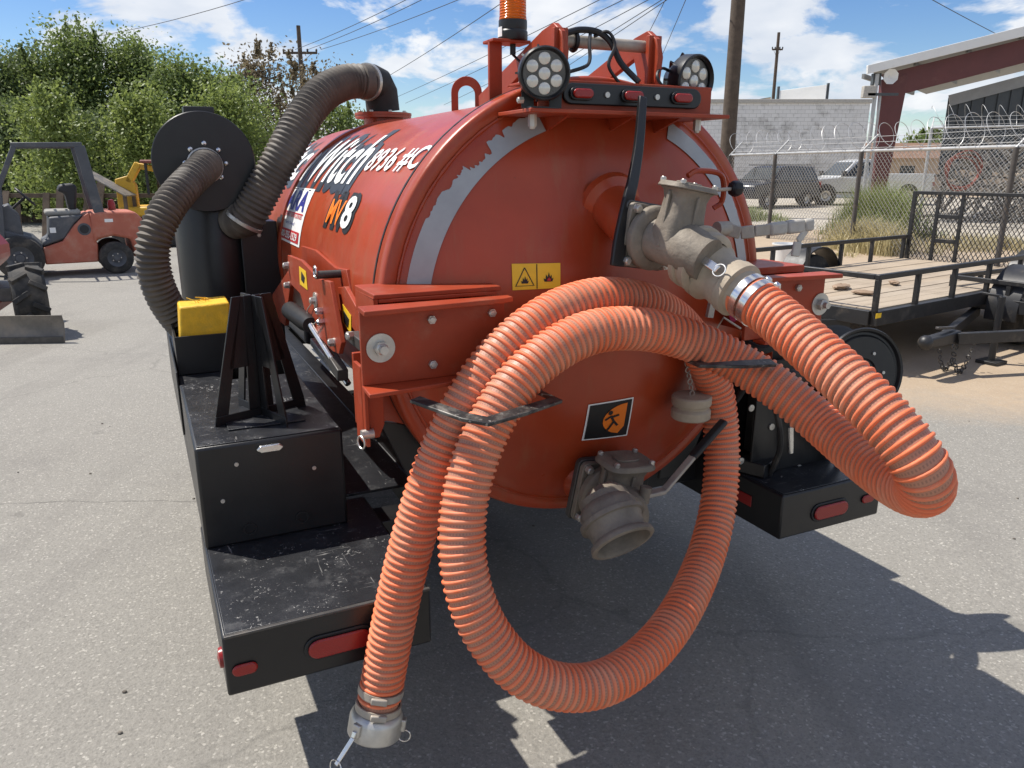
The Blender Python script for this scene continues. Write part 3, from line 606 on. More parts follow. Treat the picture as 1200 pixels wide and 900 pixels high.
# ---- side brackets (channels), mirrored left and right
for s in (-1, 1):
    X_ = lambda u: s*(u if s < 0 else min(u, .66+(u-.66)*.3))
    br = part(MB().box((X_(.745), -.012, 1.165), (X_(.385), .0, 1.338)), 'bracket_plate', 'red_bracket', .002)
    part(MB().prism([(X_(.75), -.075, 1.338), (X_(.745), .0, 1.338), (X_(.37), .0, 1.338), (X_(.37), -.03, 1.338), (X_(.40), -.045, 1.338)], (0, 0, .012)), 'bracket_flange', 'red_bracket', .002, parent=br)
    part(MB().prism([(X_(.75), -.085, 1.155), (X_(.745), .0, 1.155), (X_(.43), .0, 1.155), (X_(.43), -.05, 1.155)], (0, 0, .010)), 'bracket_flange', 'red_bracket', .002, parent=br)
    bolt((X_(.700), -.012, 1.252), (0, -1, 0), .018, .014, parent=br, washer=.034)
    part(MB().cyl((X_(.700), -.018, 1.252), (X_(.700), -.046, 1.252), .010, n=16), 'stud', 'galv', parent=br)
    for u, z in ((.575, 1.308), (.575, 1.20), (.42, 1.312)): bolt((X_(u), -.012, z), (0, -1, 0), .0105, .009, parent=br)
    # upper gusset and the arm behind the plate back to the flange
    part(MB().prism([(X_(.69), .06, 1.352), (X_(.69), .24, 1.352), (X_(.36), .24, 1.352), (X_(.36), .06, 1.352)], (0, 0, .011)).box((X_(.69), .06, 1.30), (X_(.68), .24, 1.352)).box((X_(.679), .06, 1.342), (X_(.37), .068, 1.3515)).box((X_(.66), .0, 1.18), (X_(.64), .24, 1.335)).box((X_(.45), .0, 1.18), (X_(.43), .16, 1.335)), 'gusset', 'red_bracket', .002)
    # lower hinge leg
    leg = part(MB().prism([(X_(.70), .18, 1.16), (X_(.645), .18, 1.16), (X_(.645), .18, 1.0), (X_(.66), .18, .965), (X_(.70), .18, .965)], (0, .014, 0)).box((X_(.70), .16, .95), (X_(.69), .26, 1.16)), 'hinge_leg', 'red_bracket', .002)
    part(MB().cyl((X_(.712), .165, .985), (X_(.68), .165, .985), .013, n=14).torus((X_(.716), .155, .968), (1, .3, 0), .017, .0025, 18, 6), 'clevis_pin', 'galv', parent=leg)
    part(MB().prism([(X_(.689), .305, .97), (X_(.689), .305, 1.17), (X_(.52), .305, 1.17), (X_(.40), .305, .86), (X_(.50), .305, .93), (X_(.60), .305, .965)], (0, .014, 0)), 'saddle_skirt', 'red', .002)
    part(MB().prism([(X_(.62), .32, .961), (X_(.50), .32, .93), (X_(.40), .32, .86), (X_(.36), .32, .609), (X_(.47), .32, .609)], (0, .014, 0)), 'saddle_plate', 'black', .002)
# left linkage between the bracket and the lift cylinder
pu = -.665
P1 = [PU(x, y, pu) for x, y in ((337, 299), (352, 305), (374, 327), (386, 330), (400, 402), (397, 415), (390, 412), (362, 382), (352, 345), (338, 330))]
P1 = [(pu, a[1], a[2]) for a in P1]
lp = part(MB().prism(P1, (.014, 0, 0)), 'linkage_plate', 'red_bracket', .002)
part(MB().prism([(pu+.06, a[1]+.03, a[2]+.03) for a in P1], (.012, 0, 0)), 'linkage_plate', 'red_bracket', .002)
for x, y, wr in ((370, 352, .028), (392, 401, .014), (338, 311, .014), (339, 334, .014)): bolt(PU(x, y, pu), (-1, 0, 0), .013, .014, parent=lp, washer=wr)
for x, y in ((367, 376), (380, 377), (378, 364)): bolt(PU(x, y, pu), (-1, 0, 0), .012, .02, parent=lp, mat='chrome')
part(MB().prism([(pu-.002, *PU(x, y, pu)[1:]) for x, y in ((351, 312), (359, 318), (361, 340), (352, 333))], (.001, 0, 0)), 'warning_sticker', 'sticker_yellow', parent=lp)
part(MB().prism([(pu-.0035, *PU(x, y, pu)[1:]) for x, y in ((354, 318), (358, 325), (357, 332), (354, 328))], (.001, 0, 0)), 'warning_print', 'ink', parent=lp)
arm = [PU(x, y, pu+.02) for x, y in ((392, 337), (400, 336), (426, 384), (427, 402), (419, 399), (396, 366))]
am = part(MB().prism([(pu+.03, a[1], a[2]) for a in arm], (.014, 0, 0)), 'link_arm', 'red_bracket', .002)
part(MB().prism([(pu+.028, *PU(x, y, pu+.03)[1:]) for x, y in ((402, 356), (412, 370), (412, 391), (402, 377))], (.001, 0, 0)), 'warning_sticker', 'sticker_yellow', parent=am)
part(MB().prism([(pu+.0265, *PU(x, y, pu+.03)[1:]) for x, y in ((404, 364), (410, 374), (409, 384), (404, 377))], (.001, 0, 0)), 'warning_print', 'ink', parent=am)
part(MB().box((pu+.0, *PU(412, 388, pu+.01)[1:]), (pu+.03, *PU(427, 412, pu+.01)[1:])), 'clamp_block', 'steel_dark', .002, parent=am)
bolt(PU(413, 393, pu), (-1, -.3, 0), .013, .016, parent=am)
h1 = np.array(PU(377, 322, pu)); part(MB().cyl(h1-[.02, 0, 0], h1+[.13, 0, 0], .013, n=16).lathe(h1+[.13, 0, 0], (1, 0, 0), [(.001, 0), (.017, 0), (.017, .012), (.001, .012)], 14), 'hitch_pin', 'steel_dark', parent=lp)
part(MB().bar(h1+[.10, 0, .05], h1+[.10, .01, -.14], .012, .03), 'pin_keeper', 'red_bracket', .002)
part(MB().torus(h1+[-.02, 0, .01], (1, 0, 0), .018, .0035, 18, 6), 'pull_ring', 'chrome', parent=lp)
ca, cb, cc_ = np.array(PU(338, 362, pu-.015)), np.array(PU(364, 381, pu-.015)), np.array(PU(408, 450, pu+.05))
part(MB().loft([(ca, .022), (ca*.9+cb*.1, .034), (ca*.2+cb*.8, .034), (cb, .026)], 20), 'lift_cylinder', 'ink', smooth=40)
part(MB().prism([(pu-.0, *PU(x, y, pu)[1:]) for x, y in ((319, 345), (337, 318), (340, 335), (334, 382), (322, 372))], (.016, 0, 0)), 'cylinder_bracket', 'red_bracket', .002)
part(MB().cyl(cb, cc_, .011, n=12), 'cylinder_rod', 'chrome')
part(MB().bar(PU(368, 400, pu+.05), PU(400, 440, pu+.06), .03, .03), 'rod_clevis', 'galv', .004)
part(MB().bar(PU(386, 415, pu+.03), PU(402, 440, pu+.03), .035, .04), 'valve_block', 'steel_dark', .003)
part(MB().tube(catmull([PU(368, 352, pu-.005), PU(360, 365, pu-.01), PU(366, 380, pu-.012), PU(375, 372, pu-.01)], 6), .002, 5), 'retaining_wire', 'lever', parent=lp)

# ---- hose hangers of bent black flat bar
def hanger(pts, nm='hose_hanger'):
    q = [vec(a) for a in pts]; mb = MB()
    up = Vector((0, -.25, 1)).normalized(); vs_, fs_ = [], []
    for i, a in enumerate(q):
        if 0 < i < len(q)-1: d1 = (a-q[i-1]).normalized(); d2_ = (q[i+1]-a).normalized(); d = (d1+d2_).normalized()
        else: d = (q[min(i+1, len(q)-1)]-q[max(i-1, 0)]).normalized()
        x = d.cross(up).normalized()*.015; u_ = up*.0045
        vs_ += [a-x-u_, a+x-u_, a+x+u_, a-x+u_]
        if i: b_ = 4*(i-1); fs_ += [(b_+k, b_+(k+1) % 4, b_+4+(k+1) % 4, b_+4+k) for k in range(4)]
    fs_ += [(3, 2, 1, 0), tuple(len(vs_)-4+k for k in range(4))]
    return part(mb.add(vs_, fs_), nm, 'worn_black', .002)
hanger([PH(628, 458, -.01), PD(652, 469, 1.80), PD(612, 482, 1.68), PD(572, 494, 1.625), PD(545, 489, 1.64), PD(486, 468, 1.74)])
hanger([PH(775, 407, -.01), PD(806, 421, 2.02), PD(824, 428, 1.88), PD(870, 427, 1.85), PD(906, 425, 1.88)])

# ---- dust cap hanging on a chain
dc = np.array(PW(810, 476, .035))
cap = part(MB().lathe(dc-[0, 0, .036], (0, 0, 1), [(.001, 0), (.054, 0), (.058, .004), (.058, .026), (.054, .031), (.050, .034), (.050, .038), (.056, .042), (.0585, .047), (.0585, .066), (.055, .070), (.001, .071)], 40), 'dust_cap', 'bronze_light', smooth=35)
mb = MB()
for k in range(6): mb.torus(dc+[-.002*k, .004*k, .04+.017*k], (1, 0, 0) if k % 2 else (0, 1, 0), .008, .0018, 12, 5)
part(mb, 'cap_chain', 'lever', parent=cap)

# ---- left bumper step, toolbox, tower
def bumper(s, u0, u1, yb, yf):
    b = part(MB().box((s*u0, yb, .452), (s*u1, yf, .610)), 'rear_bumper', 'black', .006)
    part(MB().box((s*(u0-.008), yb+.008, .6105), (s*(u1+.008), yf-.01, .6135)), 'step_tread', 'black_step', .0015, parent=b)
    return b
lb2 = bumper(-1, 1.108, .602, -.022, .62)
rb2 = bumper(1, 1.108, .640, .022, 1.0)
def taillight(px_, wv, s, small, par):
    c = PW(*px_, wv); part(MB().prism(stadium(c[0], c[2], .175, .066, wv), (0, -.005, 0)), 'light_grommet', 'ink', .004, parent=par)
    part(MB().prism(stadium(c[0], c[2], .156, .050, wv-.005), (0, -.008, 0)), 'tail_light', 'lens_red', .006, parent=par)
    c = PW(*small, wv); part(MB().prism(stadium(c[0], c[2], .058, .030, wv), (0, -.008, 0)), 'marker_light', 'lens_red', .005, parent=par)
taillight((398, 752), -.022, -1, (287, 783), lb2); taillight((972, 597), .022, 1, (1016, 584), rb2)
part(MB().lathe((-1.108, .05, .515), (-1, 0, 0), [(.026, 0), (.024, .008), (.001, .012)], 16), 'side_marker', 'lens_red', parent=lb2)
for s_, b_ in ((-1, lb2),): part(MB().bar((-1.104, -.024, .612), (-.604, -.024, .612), .012, .007), 'worn_edge', 'steel_dark', .002, parent=b_)
part(MB().box((.639, .16, .515), (.636, .24, .555)), 'side_reflector', 'lens_red', .002, parent=rb2)
# toolbox on the left platform
tb = part(MB().prism([(-1.105, .44, .612), (-.70, .44, .612), (-.70, 1.15, .612), (-1.105, 1.15, .612)], (0, 0, .303)), 'toolbox', 'black', .008)
part(MB().box((-1.098, .448, .9152), (-.707, 1.14, .9185)), 'toolbox_lid', 'black_step', .0015, parent=tb)
part(MB().box((-1.105, 1.15, .615), (-.93, 2.2, .91)), 'platform', 'black_step', .006)
part(MB().box((-1.112, 1.18, .72), (-1.106, 2.1, .955)), 'side_plate', 'black', .002)
lc = PW(316, 524, .44); lt = part(MB().prism([(lc[0]+a, .438, lc[2]+b) for a, b in ((-.038, 0), (-.026, .011), (.026, .011), (.038, 0), (.026, -.011), (-.026, -.011))], (0, -.012, 0)), 'plate_light', 'chrome', .003, parent=tb)
for px_ in ((261, 587), (277, 544), (368, 548)): part(MB().cyl(PW(*px_, .44), np.array(PW(*px_, .44))-[0, .004, 0], .006, n=10), 'rivet', 'galv', parent=tb)
for px_ in ((293, 620), (354, 606)): part(MB().lathe(PW(*px_, .439), (0, -1, 0), [(.014, -.001), (.014, .003), (.019, .003), (.019, -.002)], 24), 'drain_hole', 'ink', parent=tb)
# tray with the chock
ty = 1.31
tr = part(MB().box((-1.10, ty, .912), (-.80, ty+.006, 1.055)).box((-1.10, ty+.006, .912), (-1.094, 1.64, 1.055)).box((-.806, ty+.006, .912), (-.80, 1.64, 1.055)).box((-1.094, 1.634, .912), (-.806, 1.64, 1.055)), 'tray', 'black', .001)
# tower of crossed plates
tc_ = np.array(PZ(306, 490, .915)); tc_ = np.array([-.895, .655, .917]); Ht = .375
ang0 = rad(20)
for k in range(4):
    a = ang0+k*math.pi/2; e = np.array([math.cos(a), math.sin(a), 0]); r0, r1 = .150, .062
    pt = lambda r, z: tuple(tc_+e*r+[0, 0, z]); nn = np.array([-e[1], e[0], 0])*.003
    mb = MB()
    mb.prism([np.array(pt(.003, 0))-nn, np.array(pt(r0, 0))-nn, np.array(pt(r0-.004, .03))-nn, np.array(pt(.003, .03))-nn], nn*2)
    mb.prism([np.array(pt(r0-.044, .0305))-nn, np.array(pt(r0-.004, .0305))-nn, np.array(pt(r1, Ht))-nn, np.array(pt(r1-.03, Ht))-nn], nn*2)
    mb.prism([np.array(pt(.003, .0305))-nn, np.array(pt(.040, .0305))-nn, np.array(pt(.026, Ht))-nn, np.array(pt(.003, Ht))-nn], nn*2)
    mb.prism([np.array(pt(.0275, .165))-nn, np.array(pt(r1+.03, .165))-nn, np.array(pt(r1-.026, Ht-.001))-nn, np.array(pt(.0265, Ht-.001))-nn], nn*2)
    part(mb, 'cone_holder_fin', 'black', .0012)
part(MB().box(tuple(tc_+[-.11, -.11, .0025]), tuple(tc_+[.11, .11, .007])), 'cone_holder_base', 'black_step', .001)

# ---- filter canister with round lid
fc = np.array(PW(240, 190, 1.92)); cy_c = np.array([fc[0]+.03, 2.13, 0])
cn = part(MB().lathe((cy_c[0], cy_c[1], .62), (0, 0, 1), [(.001, 0), (.17, 0), (.172, .01), (.172, 1.05), (.16, 1.08), (.001, 1.085)], 48), 'filter_canister', 'black', smooth=30)
part(MB().lathe((fc[0], 1.93, fc[2]), (0, 1, 0), [(.001, 0), (.196, 0), (.199, .004), (.199, .05), (.19, .055), (.19, .30), (.17, .33), (.001, .33)], 64), 'filter_drum', 'black', smooth=30, parent=cn)
lid = part(MB().lathe((fc[0], 1.93, fc[2]), (0, -1, 0), [(.203, -.016), (.2065, -.010), (.2065, .004), (.203, .008), (.001, .008)], 72), 'filter_lid', 'black', smooth=30, parent=cn)
for px_ in ((223, 175), (239, 168), (256, 176), (265, 192), (260, 208), (217, 191)): 
    c = np.array(PW(*px_, 1.92)); part(MB().lathe(c, (0, -1, 0), [(.010, 0), (.010, .004), (.006, .008), (.001, .009)], 12), 'bolt', 'chrome', parent=cn)
part(MB().box((fc[0]-.06, 1.95, fc[2]+.19), (fc[0]+.06, 2.05, fc[2]+.225)), 'latch', 'black', .004, parent=cn)
part(MB().box((fc[0]+.12, 1.96, .62), (fc[0]+.28, 2.2, 1.42)), 'filter_bracket', 'black', .004)
for z in (1.36, .98, .9): bolt((fc[0]+.2, 1.96, z), (0, -1, 0), .009, .008)
# corrugated dark hoses (annular corrugation)
def corrugated(pts, r, pitch, dep, n=26, cuff=0.):
    P, S_ = resample(catmull(pts, 14), pitch/4); prs = []
    for i, (p_, s_) in enumerate(zip(P, S_)):
        L = S_[-1]; k = 0 if (s_ < cuff or s_ > L-cuff) else 1
        prs.append((p_, r-k*dep*.5*(1-math.cos(2*math.pi*s_/pitch))))
    return MB().loft(prs, n)
lc0 = np.array(PW(240, 194, 1.92))
hs1 = [lc0, lc0+[-.005, -.075, -.005], PW(217, 218, 1.72), PW(196, 245, 1.64), PW(181, 280, 1.60), PW(180, 315, 1.60), PW(192, 350, 1.62), PW(212, 378, 1.66), PW(232, 392, 1.72)]
part(corrugated(hs1, .066, .020, .010, cuff=.02), 'intake_hose', 'brown_hose', smooth=60)
part(MB().torus(lc0-[0, .012, 0], (0, 1, 0), .068, .006, 32, 8), 'hose_clamp', 'galv')
el = np.array(PU(449, 131, -.03)); ez = TCZ+TR-.01
hc_ = np.array(PW(283, 252, 1.95))
EB = np.array([el[0], el[1], 0])
hs2 = [hc_+[-.03, .03, -.03], hc_+[.02, -.06, .0], PW(312, 216, 1.86), PW(334, 176, 1.86), PW(354, 140, 1.90), PW(378, 110, 1.97), PW(407, 96, 2.05), PW(432, 96, 2.08)]
part(corrugated(hs2, .078, .021, .010, cuff=.04), 'vacuum_hose', 'brown_hose', smooth=60)
d_ = np.array(hs2[2])-np.array(hs2[1]); part(MB().lathe(np.array(hs2[1])-d_*.25, d_, [(.079, 0), (.083, .002), (.083, .016), (.079, .018)], 32), 'hose_clamp', 'galv')
e0 = np.array(PW(430, 96, 2.08)); eb = np.array([EB[0], EB[1], TCZ+TR]); 
e0[1] = min(e0[1], eb[1])
elb = part(MB().loft([(e0, .080), (e0*.7+np.array([eb[0], eb[1], e0[2]+.01])*.3, .080), (e0*.35+np.array([eb[0], eb[1], e0[2]-.004])*.65, .080), (np.array([eb[0], eb[1], e0[2]-.04])*.9+e0*.1, .080), ((eb[0], eb[1], eb[2]+.06), .080)], 32), 'elbow', 'black_rubber', smooth=60)
part(MB().loft([(e0+(e0-eb)*[.06, .06, 0], .084), (e0+(eb-e0)*[.1, .1, 0], .084)], 32), 'hose_clamp', 'galv')
part(MB().lathe((eb[0], eb[1], eb[2]-.03), (0, 0, 1), [(.095, 0), (.095, .055), (.135, .056), (.135, .068), (.137, .069), (.137, .08), (.08, .082)], 40), 'elbow_flange', 'red', smooth=30)
for k in range(8): a = k*math.pi/4; bolt((eb[0]+.115*math.cos(a), eb[1]+.115*math.sin(a), eb[2]+.05), (0, 0, 1), .009, .008)

# ---- chassis, axles and wheels, right-hand side equipment
for s in (-1, 1):
    part(MB().box((s*.42, .46, .47), (s*.34, 4.3, .608)), 'frame_rail', 'black', .006)
    part(MB().box((s*.60, .62, .63), (s*1.10, 3.3, .64)), 'deck', 'black_step', .002) if s > 0 else part(MB().box((-.69, .63, .612), (-.43, 3.2, .622)), 'deck', 'black_step', .002)
    for yy in (1.75, 2.55):
        wh = part(MB().lathe((s*.80, yy, .37), (s, 0, 0), [(.20, 0), (.30, -.005), (.352, .02), (.368, .05), (.370, .10), (.368, .15), (.352, .18), (.30, .205), (.20, .20)], 40), 'wheel', 'rubber', smooth=40)
        part(MB().lathe((s*.80, yy, .37), (s, 0, 0), [(.20, .20), (.19, .17), (.12, .14), (.06, .16), (.05, .20), (.001, .20)], 28), 'rim', 'galv', parent=wh)
part(MB().box((-.34, 1.15, .48), (.34, 1.25, .60)), 'cross_member', 'black', .004); part(MB().box((-.34, 3.6, .48), (.34, 3.7, .60)), 'cross_member', 'black', .004)
for yy in (1.75, 2.55): part(MB().bar((-.80, yy, .37), (.80, yy, .37), .07, .07), 'axle', 'black', .004)
part(MB().bar((-.38, 4.28, .54), (0, 5.3, .54), .08, .12).bar((.38, 4.28, .54), (0, 5.3, .54), .08, .12).bar((0, 5.2, .54), (0, 5.75, .54), .09, .1), 'drawbar', 'black', .006)
part(MB().cyl((0, 5.3, .0), (0, 5.3, .7), .035, n=16).box((-.1, 5.2, .0), (.1, 5.4, .012)), 'drawbar_jack', 'black')
for s in (-1, 1): part(MB().box((s*.421, .47, .50), (s*.66, .58, .58)), 'bumper_arm', 'black', .004)
part(MB().box((-.34, 2.95, .61), (.34, 4.1, 1.05)).box((-.30, 3.0, 1.05), (.30, 4.0, 1.45)), 'engine_cover', 'black', .03)
# right side: upright plates, toolbox, reel
part(MB().box((.66, .52, .612), (1.08, .53, .98)), 'mounting_panel', 'black', .002)
pnl = part(MB().prism([(.70, .34, .612), (.95, .34, .612), (.95, .34, .84), (.86, .34, .98), (.76, .34, .98), (.70, .34, .86)], (0, .008, 0)), 'mounting_panel', 'black', .002)
part(MB().cyl(PW(901, 501, .339), np.array(PW(901, 501, .335)), .0125, n=18), 'panel_hole_rim', 'galv', parent=pnl)
part(MB().bar((.66, .20, .64), (1.06, .36, .64), .1, .05).bar((.75, .3, .66), (.75, .3, .98), .04, .04).bar((1.02, .36, .63), (1.02, .36, 1.05), .05, .05), 'reel_stand', 'black', .004)
part(MB().box((.62, .66, .64), (1.10, 1.5, 1.06)), 'toolbox', 'black', .01)
part(MB().box((.80, .30, .64), (1.05, .655, 1.07)), 'water_tank', 'black_rubber', .03)
part(MB().box((.62, .24, .99), (.86, .44, 1.13)), 'pump_housing', 'steel_dark', .02)
part(MB().prism([(.66, .20, .612), (1.05, .20, .612), (1.05, .20, .70), (.98, .20, .78), (.90, .20, .93), (.80, .20, 1.02), (.70, .20, 1.02), (.66, .20, .90)], (0, .010, 0)), 'side_guard', 'black', .003)
for px_ in ((904, 500), (880, 478), (936, 548), (868, 540)): part(MB().lathe(PW(*px_, .199), (0, -1, 0), [(.012, -.001), (.012, .004), (.001, .005)], 14), 'bolt', 'galv')
part(MB().cyl(PW(926, 530, .17), PW(926, 500, .17), .012, n=12).cyl(PW(926, 500, .17), PW(927, 488, .17), .005, n=10), 'grease_fitting', 'chrome')
part(MB().tube(catmull([PW(862, 470, .18), PW(880, 450, .12), PW(905, 470, .10), PW(915, 520, .12), PW(900, 560, .18)], 6), .010, 8), 'hydraulic_line', 'black_rubber')
part(MB().tube(catmull([PW(940, 430, .22), PW(965, 455, .12), PW(960, 500, .10), PW(985, 540, .16)], 6), .013, 8), 'hydraulic_line', 'black_rubber')
part(MB().bar((.80, .17, .93), (1.10, .17, .74), .012, .05, (0, 1, 0)), 'diagonal_brace', 'worn_black', .002)
rc = np.array(PW(1011, 438, .12)); rx = np.array([-.22, -1, .14]); rx /= np.linalg.norm(rx)
rl = part(MB().lathe(rc, rx, [(.001, -.006), (.05, -.006), (.055, .0), (.130, .002), (.137, -.006), (.145, -.006), (.151, .004), (.159, .006), (.162, .0), (.159, -.01), (.151, -.008), (.05, -.018), (.001, -.018)], 56), 'reel_disc', 'black', smooth=30)
part(MB().lathe(rc-rx*.17, rx, [(.001, 0), (.155, 0), (.162, .006), (.155, .01), (.055, .012), (.055, .16), (.001, .16)], 48), 'reel_disc', 'black', smooth=30)
mb = MB(); yq = frame(rx)
for i in range(5):
    for j in range(3): mb.torus(rc-rx*(.03+.026*i), rx, .068+.02*j, .0115, 36, 8)
part(mb, 'wash_hose_coil', 'black_rubber')
part(MB().cyl(rc-rx*.2, rc+rx*.02, .02, n=14).bar(rc-rx*.18, (rc[0]-.02, rc[1]+.15, .64), .05, .04), 'reel_axle', 'black', parent=rl)
for k in range(6): a = k*math.pi/3; part(MB().cyl(rc+np.array((yq[0]*math.cos(a)+yq[1]*math.sin(a))[:])*.08+rx*.001, rc+np.array((yq[0]*math.cos(a)+yq[1]*math.sin(a))[:])*.08+rx*.006, .006, n=8), 'rivet', 'galv', parent=rl)
part(MB().tube(catmull([PW(905, 455, .15), PW(925, 440, .1), PW(955, 447, .1), PW(978, 470, .1), PW(1000, 500, .15)], 6), .02, 10).tube(catmull([PW(870, 400, .2), PW(890, 410, .15), PW(915, 405, .15), PW(940, 420, .2)], 6), .016, 10), 'coolant_hose', 'black_rubber')
part(MB().tube(catmull([PW(855, 372, .10), PW(870, 368, .08), PW(886, 378, .08)], 6), .02, 8), 'marking_ribbon', 'pink')
part(MB().bar(PW(835, 352, .02), PW(831, 372, .02), .012, .02).tube([PW(840, 385, .0), PW(848, 372, -.02), PW(868, 385, -.02)], .003, 5), 'safety_clip', 'lever')

# ============================================================ suction hose: one long hose, coiled over the hangers
HR = .0515; PITCH_H = .0176
hp = [(868, 342, 1.785), (905, 368, 1.72), (955, 412, 1.63), (1010, 463, 1.545), (1055, 512, 1.49), (1082, 552, 1.475), (1083, 575, 1.53), (1058, 570, 1.64), (1015, 540, 1.80), (965, 498, 1.96), (912, 455, 2.06), (858, 421, 2.11), (800, 396, 2.09), (745, 385, 2.03), (690, 390, 1.97),
      (640, 416, 1.92), (600, 455, 1.885), (570, 505, 1.865), (550, 560, 1.85), (541, 620, 1.84), (546, 680, 1.835), (566, 735, 1.84), (605, 783, 1.86), (655, 805, 1.90), (708, 800, 1.97), (757, 768, 2.08), (797, 718, 2.22), (826, 655, 2.38), (842, 590, 2.48), (846, 525, 2.52), (840, 465, 2.50), (824, 418, 2.43), (797, 380, 2.33),
      (765, 359, 2.23), (733, 350, 2.15), (695, 351, 2.07), (652, 365, 2.01), (610, 393, 1.965), (572, 432, 1.94), (541, 480, 1.935), (515, 535, 1.95), (493, 600, 1.97), (474, 670, 1.995), (459, 740, 2.02), (448, 800, 2.045), (443, 830, 2.055)]
hp = [(x, y, d*(1-.07*min(1, max(0, (i-6)/4)))) for i, (x, y, d) in enumerate(hp)]
HP = [toW(PD(*q)) for q in hp]
P, S_ = resample(catmull(HP, 16), PITCH_H/2)
for _ in range(10): P[1:-1] = .5*P[1:-1]+.25*(P[:-2]+P[2:])
base = vec(HP[-1]); HB = np.array([base.x, base.y, 0.])
SH = thing('suction_hose', 'long ribbed orange suction hose looped over the hangers and clamped to the upper valve', 'hose', tuple(HB))
PL = P-HB; L = S_[-1]
# rotation-minimising frames
Tn = np.gradient(PL, axis=0); Tn /= np.linalg.norm(Tn, axis=1)[:, None]; X_ = np.zeros_like(PL); x = np.cross(Tn[0], [0, 0, 1]); x /= np.linalg.norm(x)
for i in range(len(PL)): x = x-Tn[i]*(x@Tn[i]); x /= np.linalg.norm(x); X_[i] = x
Y_ = np.cross(Tn, X_)
# wall tube with uv
n = 32; ang = np.linspace(0, 2*np.pi, n+1)
V = PL[:, None, :]+(HR-.0022)*(X_[:, None, :]*np.cos(ang)[None, :, None]+Y_[:, None, :]*np.sin(ang)[None, :, None])
me = bpy.data.meshes.new('hose_wall'); k = len(PL); idx = np.arange(k*(n+1)).reshape(k, n+1)
fa = np.stack([idx[:-1, :-1], idx[:-1, 1:], idx[1:, 1:], idx[1:, :-1]], -1).reshape(-1, 4)
me.from_pydata(V.reshape(-1, 3).tolist(), [], fa.tolist()); uvl = me.uv_layers.new(name='UVMap')
UVv = np.stack(np.meshgrid(S_/PITCH_H, ang/(2*np.pi), indexing='ij'), -1).reshape(-1, 2)
uvl.data.foreach_set('uv', UVv[fa.reshape(-1)].reshape(-1)); me.materials.append(MAT['hose_wall']); me.shade_smooth()
o = bpy.data.objects.new('hose_wall', me); COL.objects.link(o); o.parent = SH
# helical rib
per = 24; turns = int(L/PITCH_H)-1; ns = turns*per; s_h = np.linspace(.5*PITCH_H, (turns+.5)*PITCH_H, ns); th = np.linspace(0, 2*np.pi*turns, ns)
def at(arr): return np.stack([np.interp(s_h, S_, arr[:, j]) for j in range(3)], 1)
c0, xx, yy, tt = at(PL), at(X_), at(Y_), at(Tn); e = xx*np.cos(th)[:, None]+yy*np.sin(th)[:, None]
sec = [(-.0045, -.0028), (-.0038, .0014), (-.0015, .0031), (.0015, .0031), (.0038, .0014), (.0045, -.0028)]
V = np.stack([c0+e*(HR+b)+tt*a for a, b in sec], 1); idx = np.arange(ns*6).reshape(ns, 6)
fa = np.concatenate([np.stack([idx[:-1, j], idx[:-1, j+1], idx[1:, j+1], idx[1:, j]], -1) for j in range(5)])
me = bpy.data.meshes.new('helix_rib'); me.from_pydata(V.reshape(-1, 3).tolist(), [], fa.tolist()); me.materials.append(MAT['hose_rib']); me.shade_smooth()
bm = bmesh.new(); bm.from_mesh(me); bmesh.ops.recalc_face_normals(bm, faces=bm.faces); bm.to_mesh(me); bm.free()
o = bpy.data.objects.new('helix_rib', me); COL.objects.link(o); o.parent = SH
def hpart(mb, nm, mat, par=None, bevel=0, smooth=35): return mb.build(nm, mat, par or SH, bevel, smooth)
# coupler at the valve: cam-lock body, neck, arms, rings and two clamps
a0 = PL[0]; d0 = Tn[0]
cpl = hpart(MB().lathe(a0, d0, [(.050, -.125), (.070, -.125), (.073, -.118), (.073, -.095), (.066, -.088), (.060, -.070), (.060, -.055), (.062, -.05), (.062, -.03), (.066, -.026), (.066, -.004), (.055, .0), (.0475, .02), (.0475, .04)], 44), 'coupler', 'bronze_light')
fx, fy, _ = frame(d0)
for sgn, off in ((1, .6), (-1, .6)):
    e1 = (fx*math.cos(off)*sgn+fy*math.sin(off)*sgn)
    b0_ = vec(a0)+vec(d0)*-.105+e1*.070
    hpart(MB().bar(b0_-vec(d0)*.018, b0_+vec(d0)*.018, .022, .022, e1), 'cam_ear', 'bronze_light', cpl, .004)
    hpart(MB().bar(b0_+e1*.014+vec(d0)*-.01, b0_+e1*.008+vec(d0)*.07, .020, .009, e1), 'cam_arm', 'chrome', cpl, .003)
    hpart(MB().torus(b0_+e1*.012+vec(d0)*.076, e1, .015, .0018, 20, 6), 'pull_ring', 'chrome', cpl)
def clamp(s0, par, mat='chrome'):
    i = int(np.searchsorted(S_, s0)); c, d = PL[i], Tn[i]
    k_ = hpart(MB().lathe(c, d, [(HR+.001, -.009), (HR+.0055, -.009), (HR+.0055, .009), (HR+.001, .009)], 44), 'hose_clamp', mat, par)
    fx, fy, _ = frame(d); e1 = fy*.5-fx*.86; b_ = vec(c)+e1*(HR+.009)
    hpart(MB().bar(b_-vec(d).cross(e1)*.02, b_+vec(d).cross(e1)*.02, .016, .010, e1), 'clamp_buckle', mat, par, .003)
clamp(.022, cpl); clamp(.052, cpl)
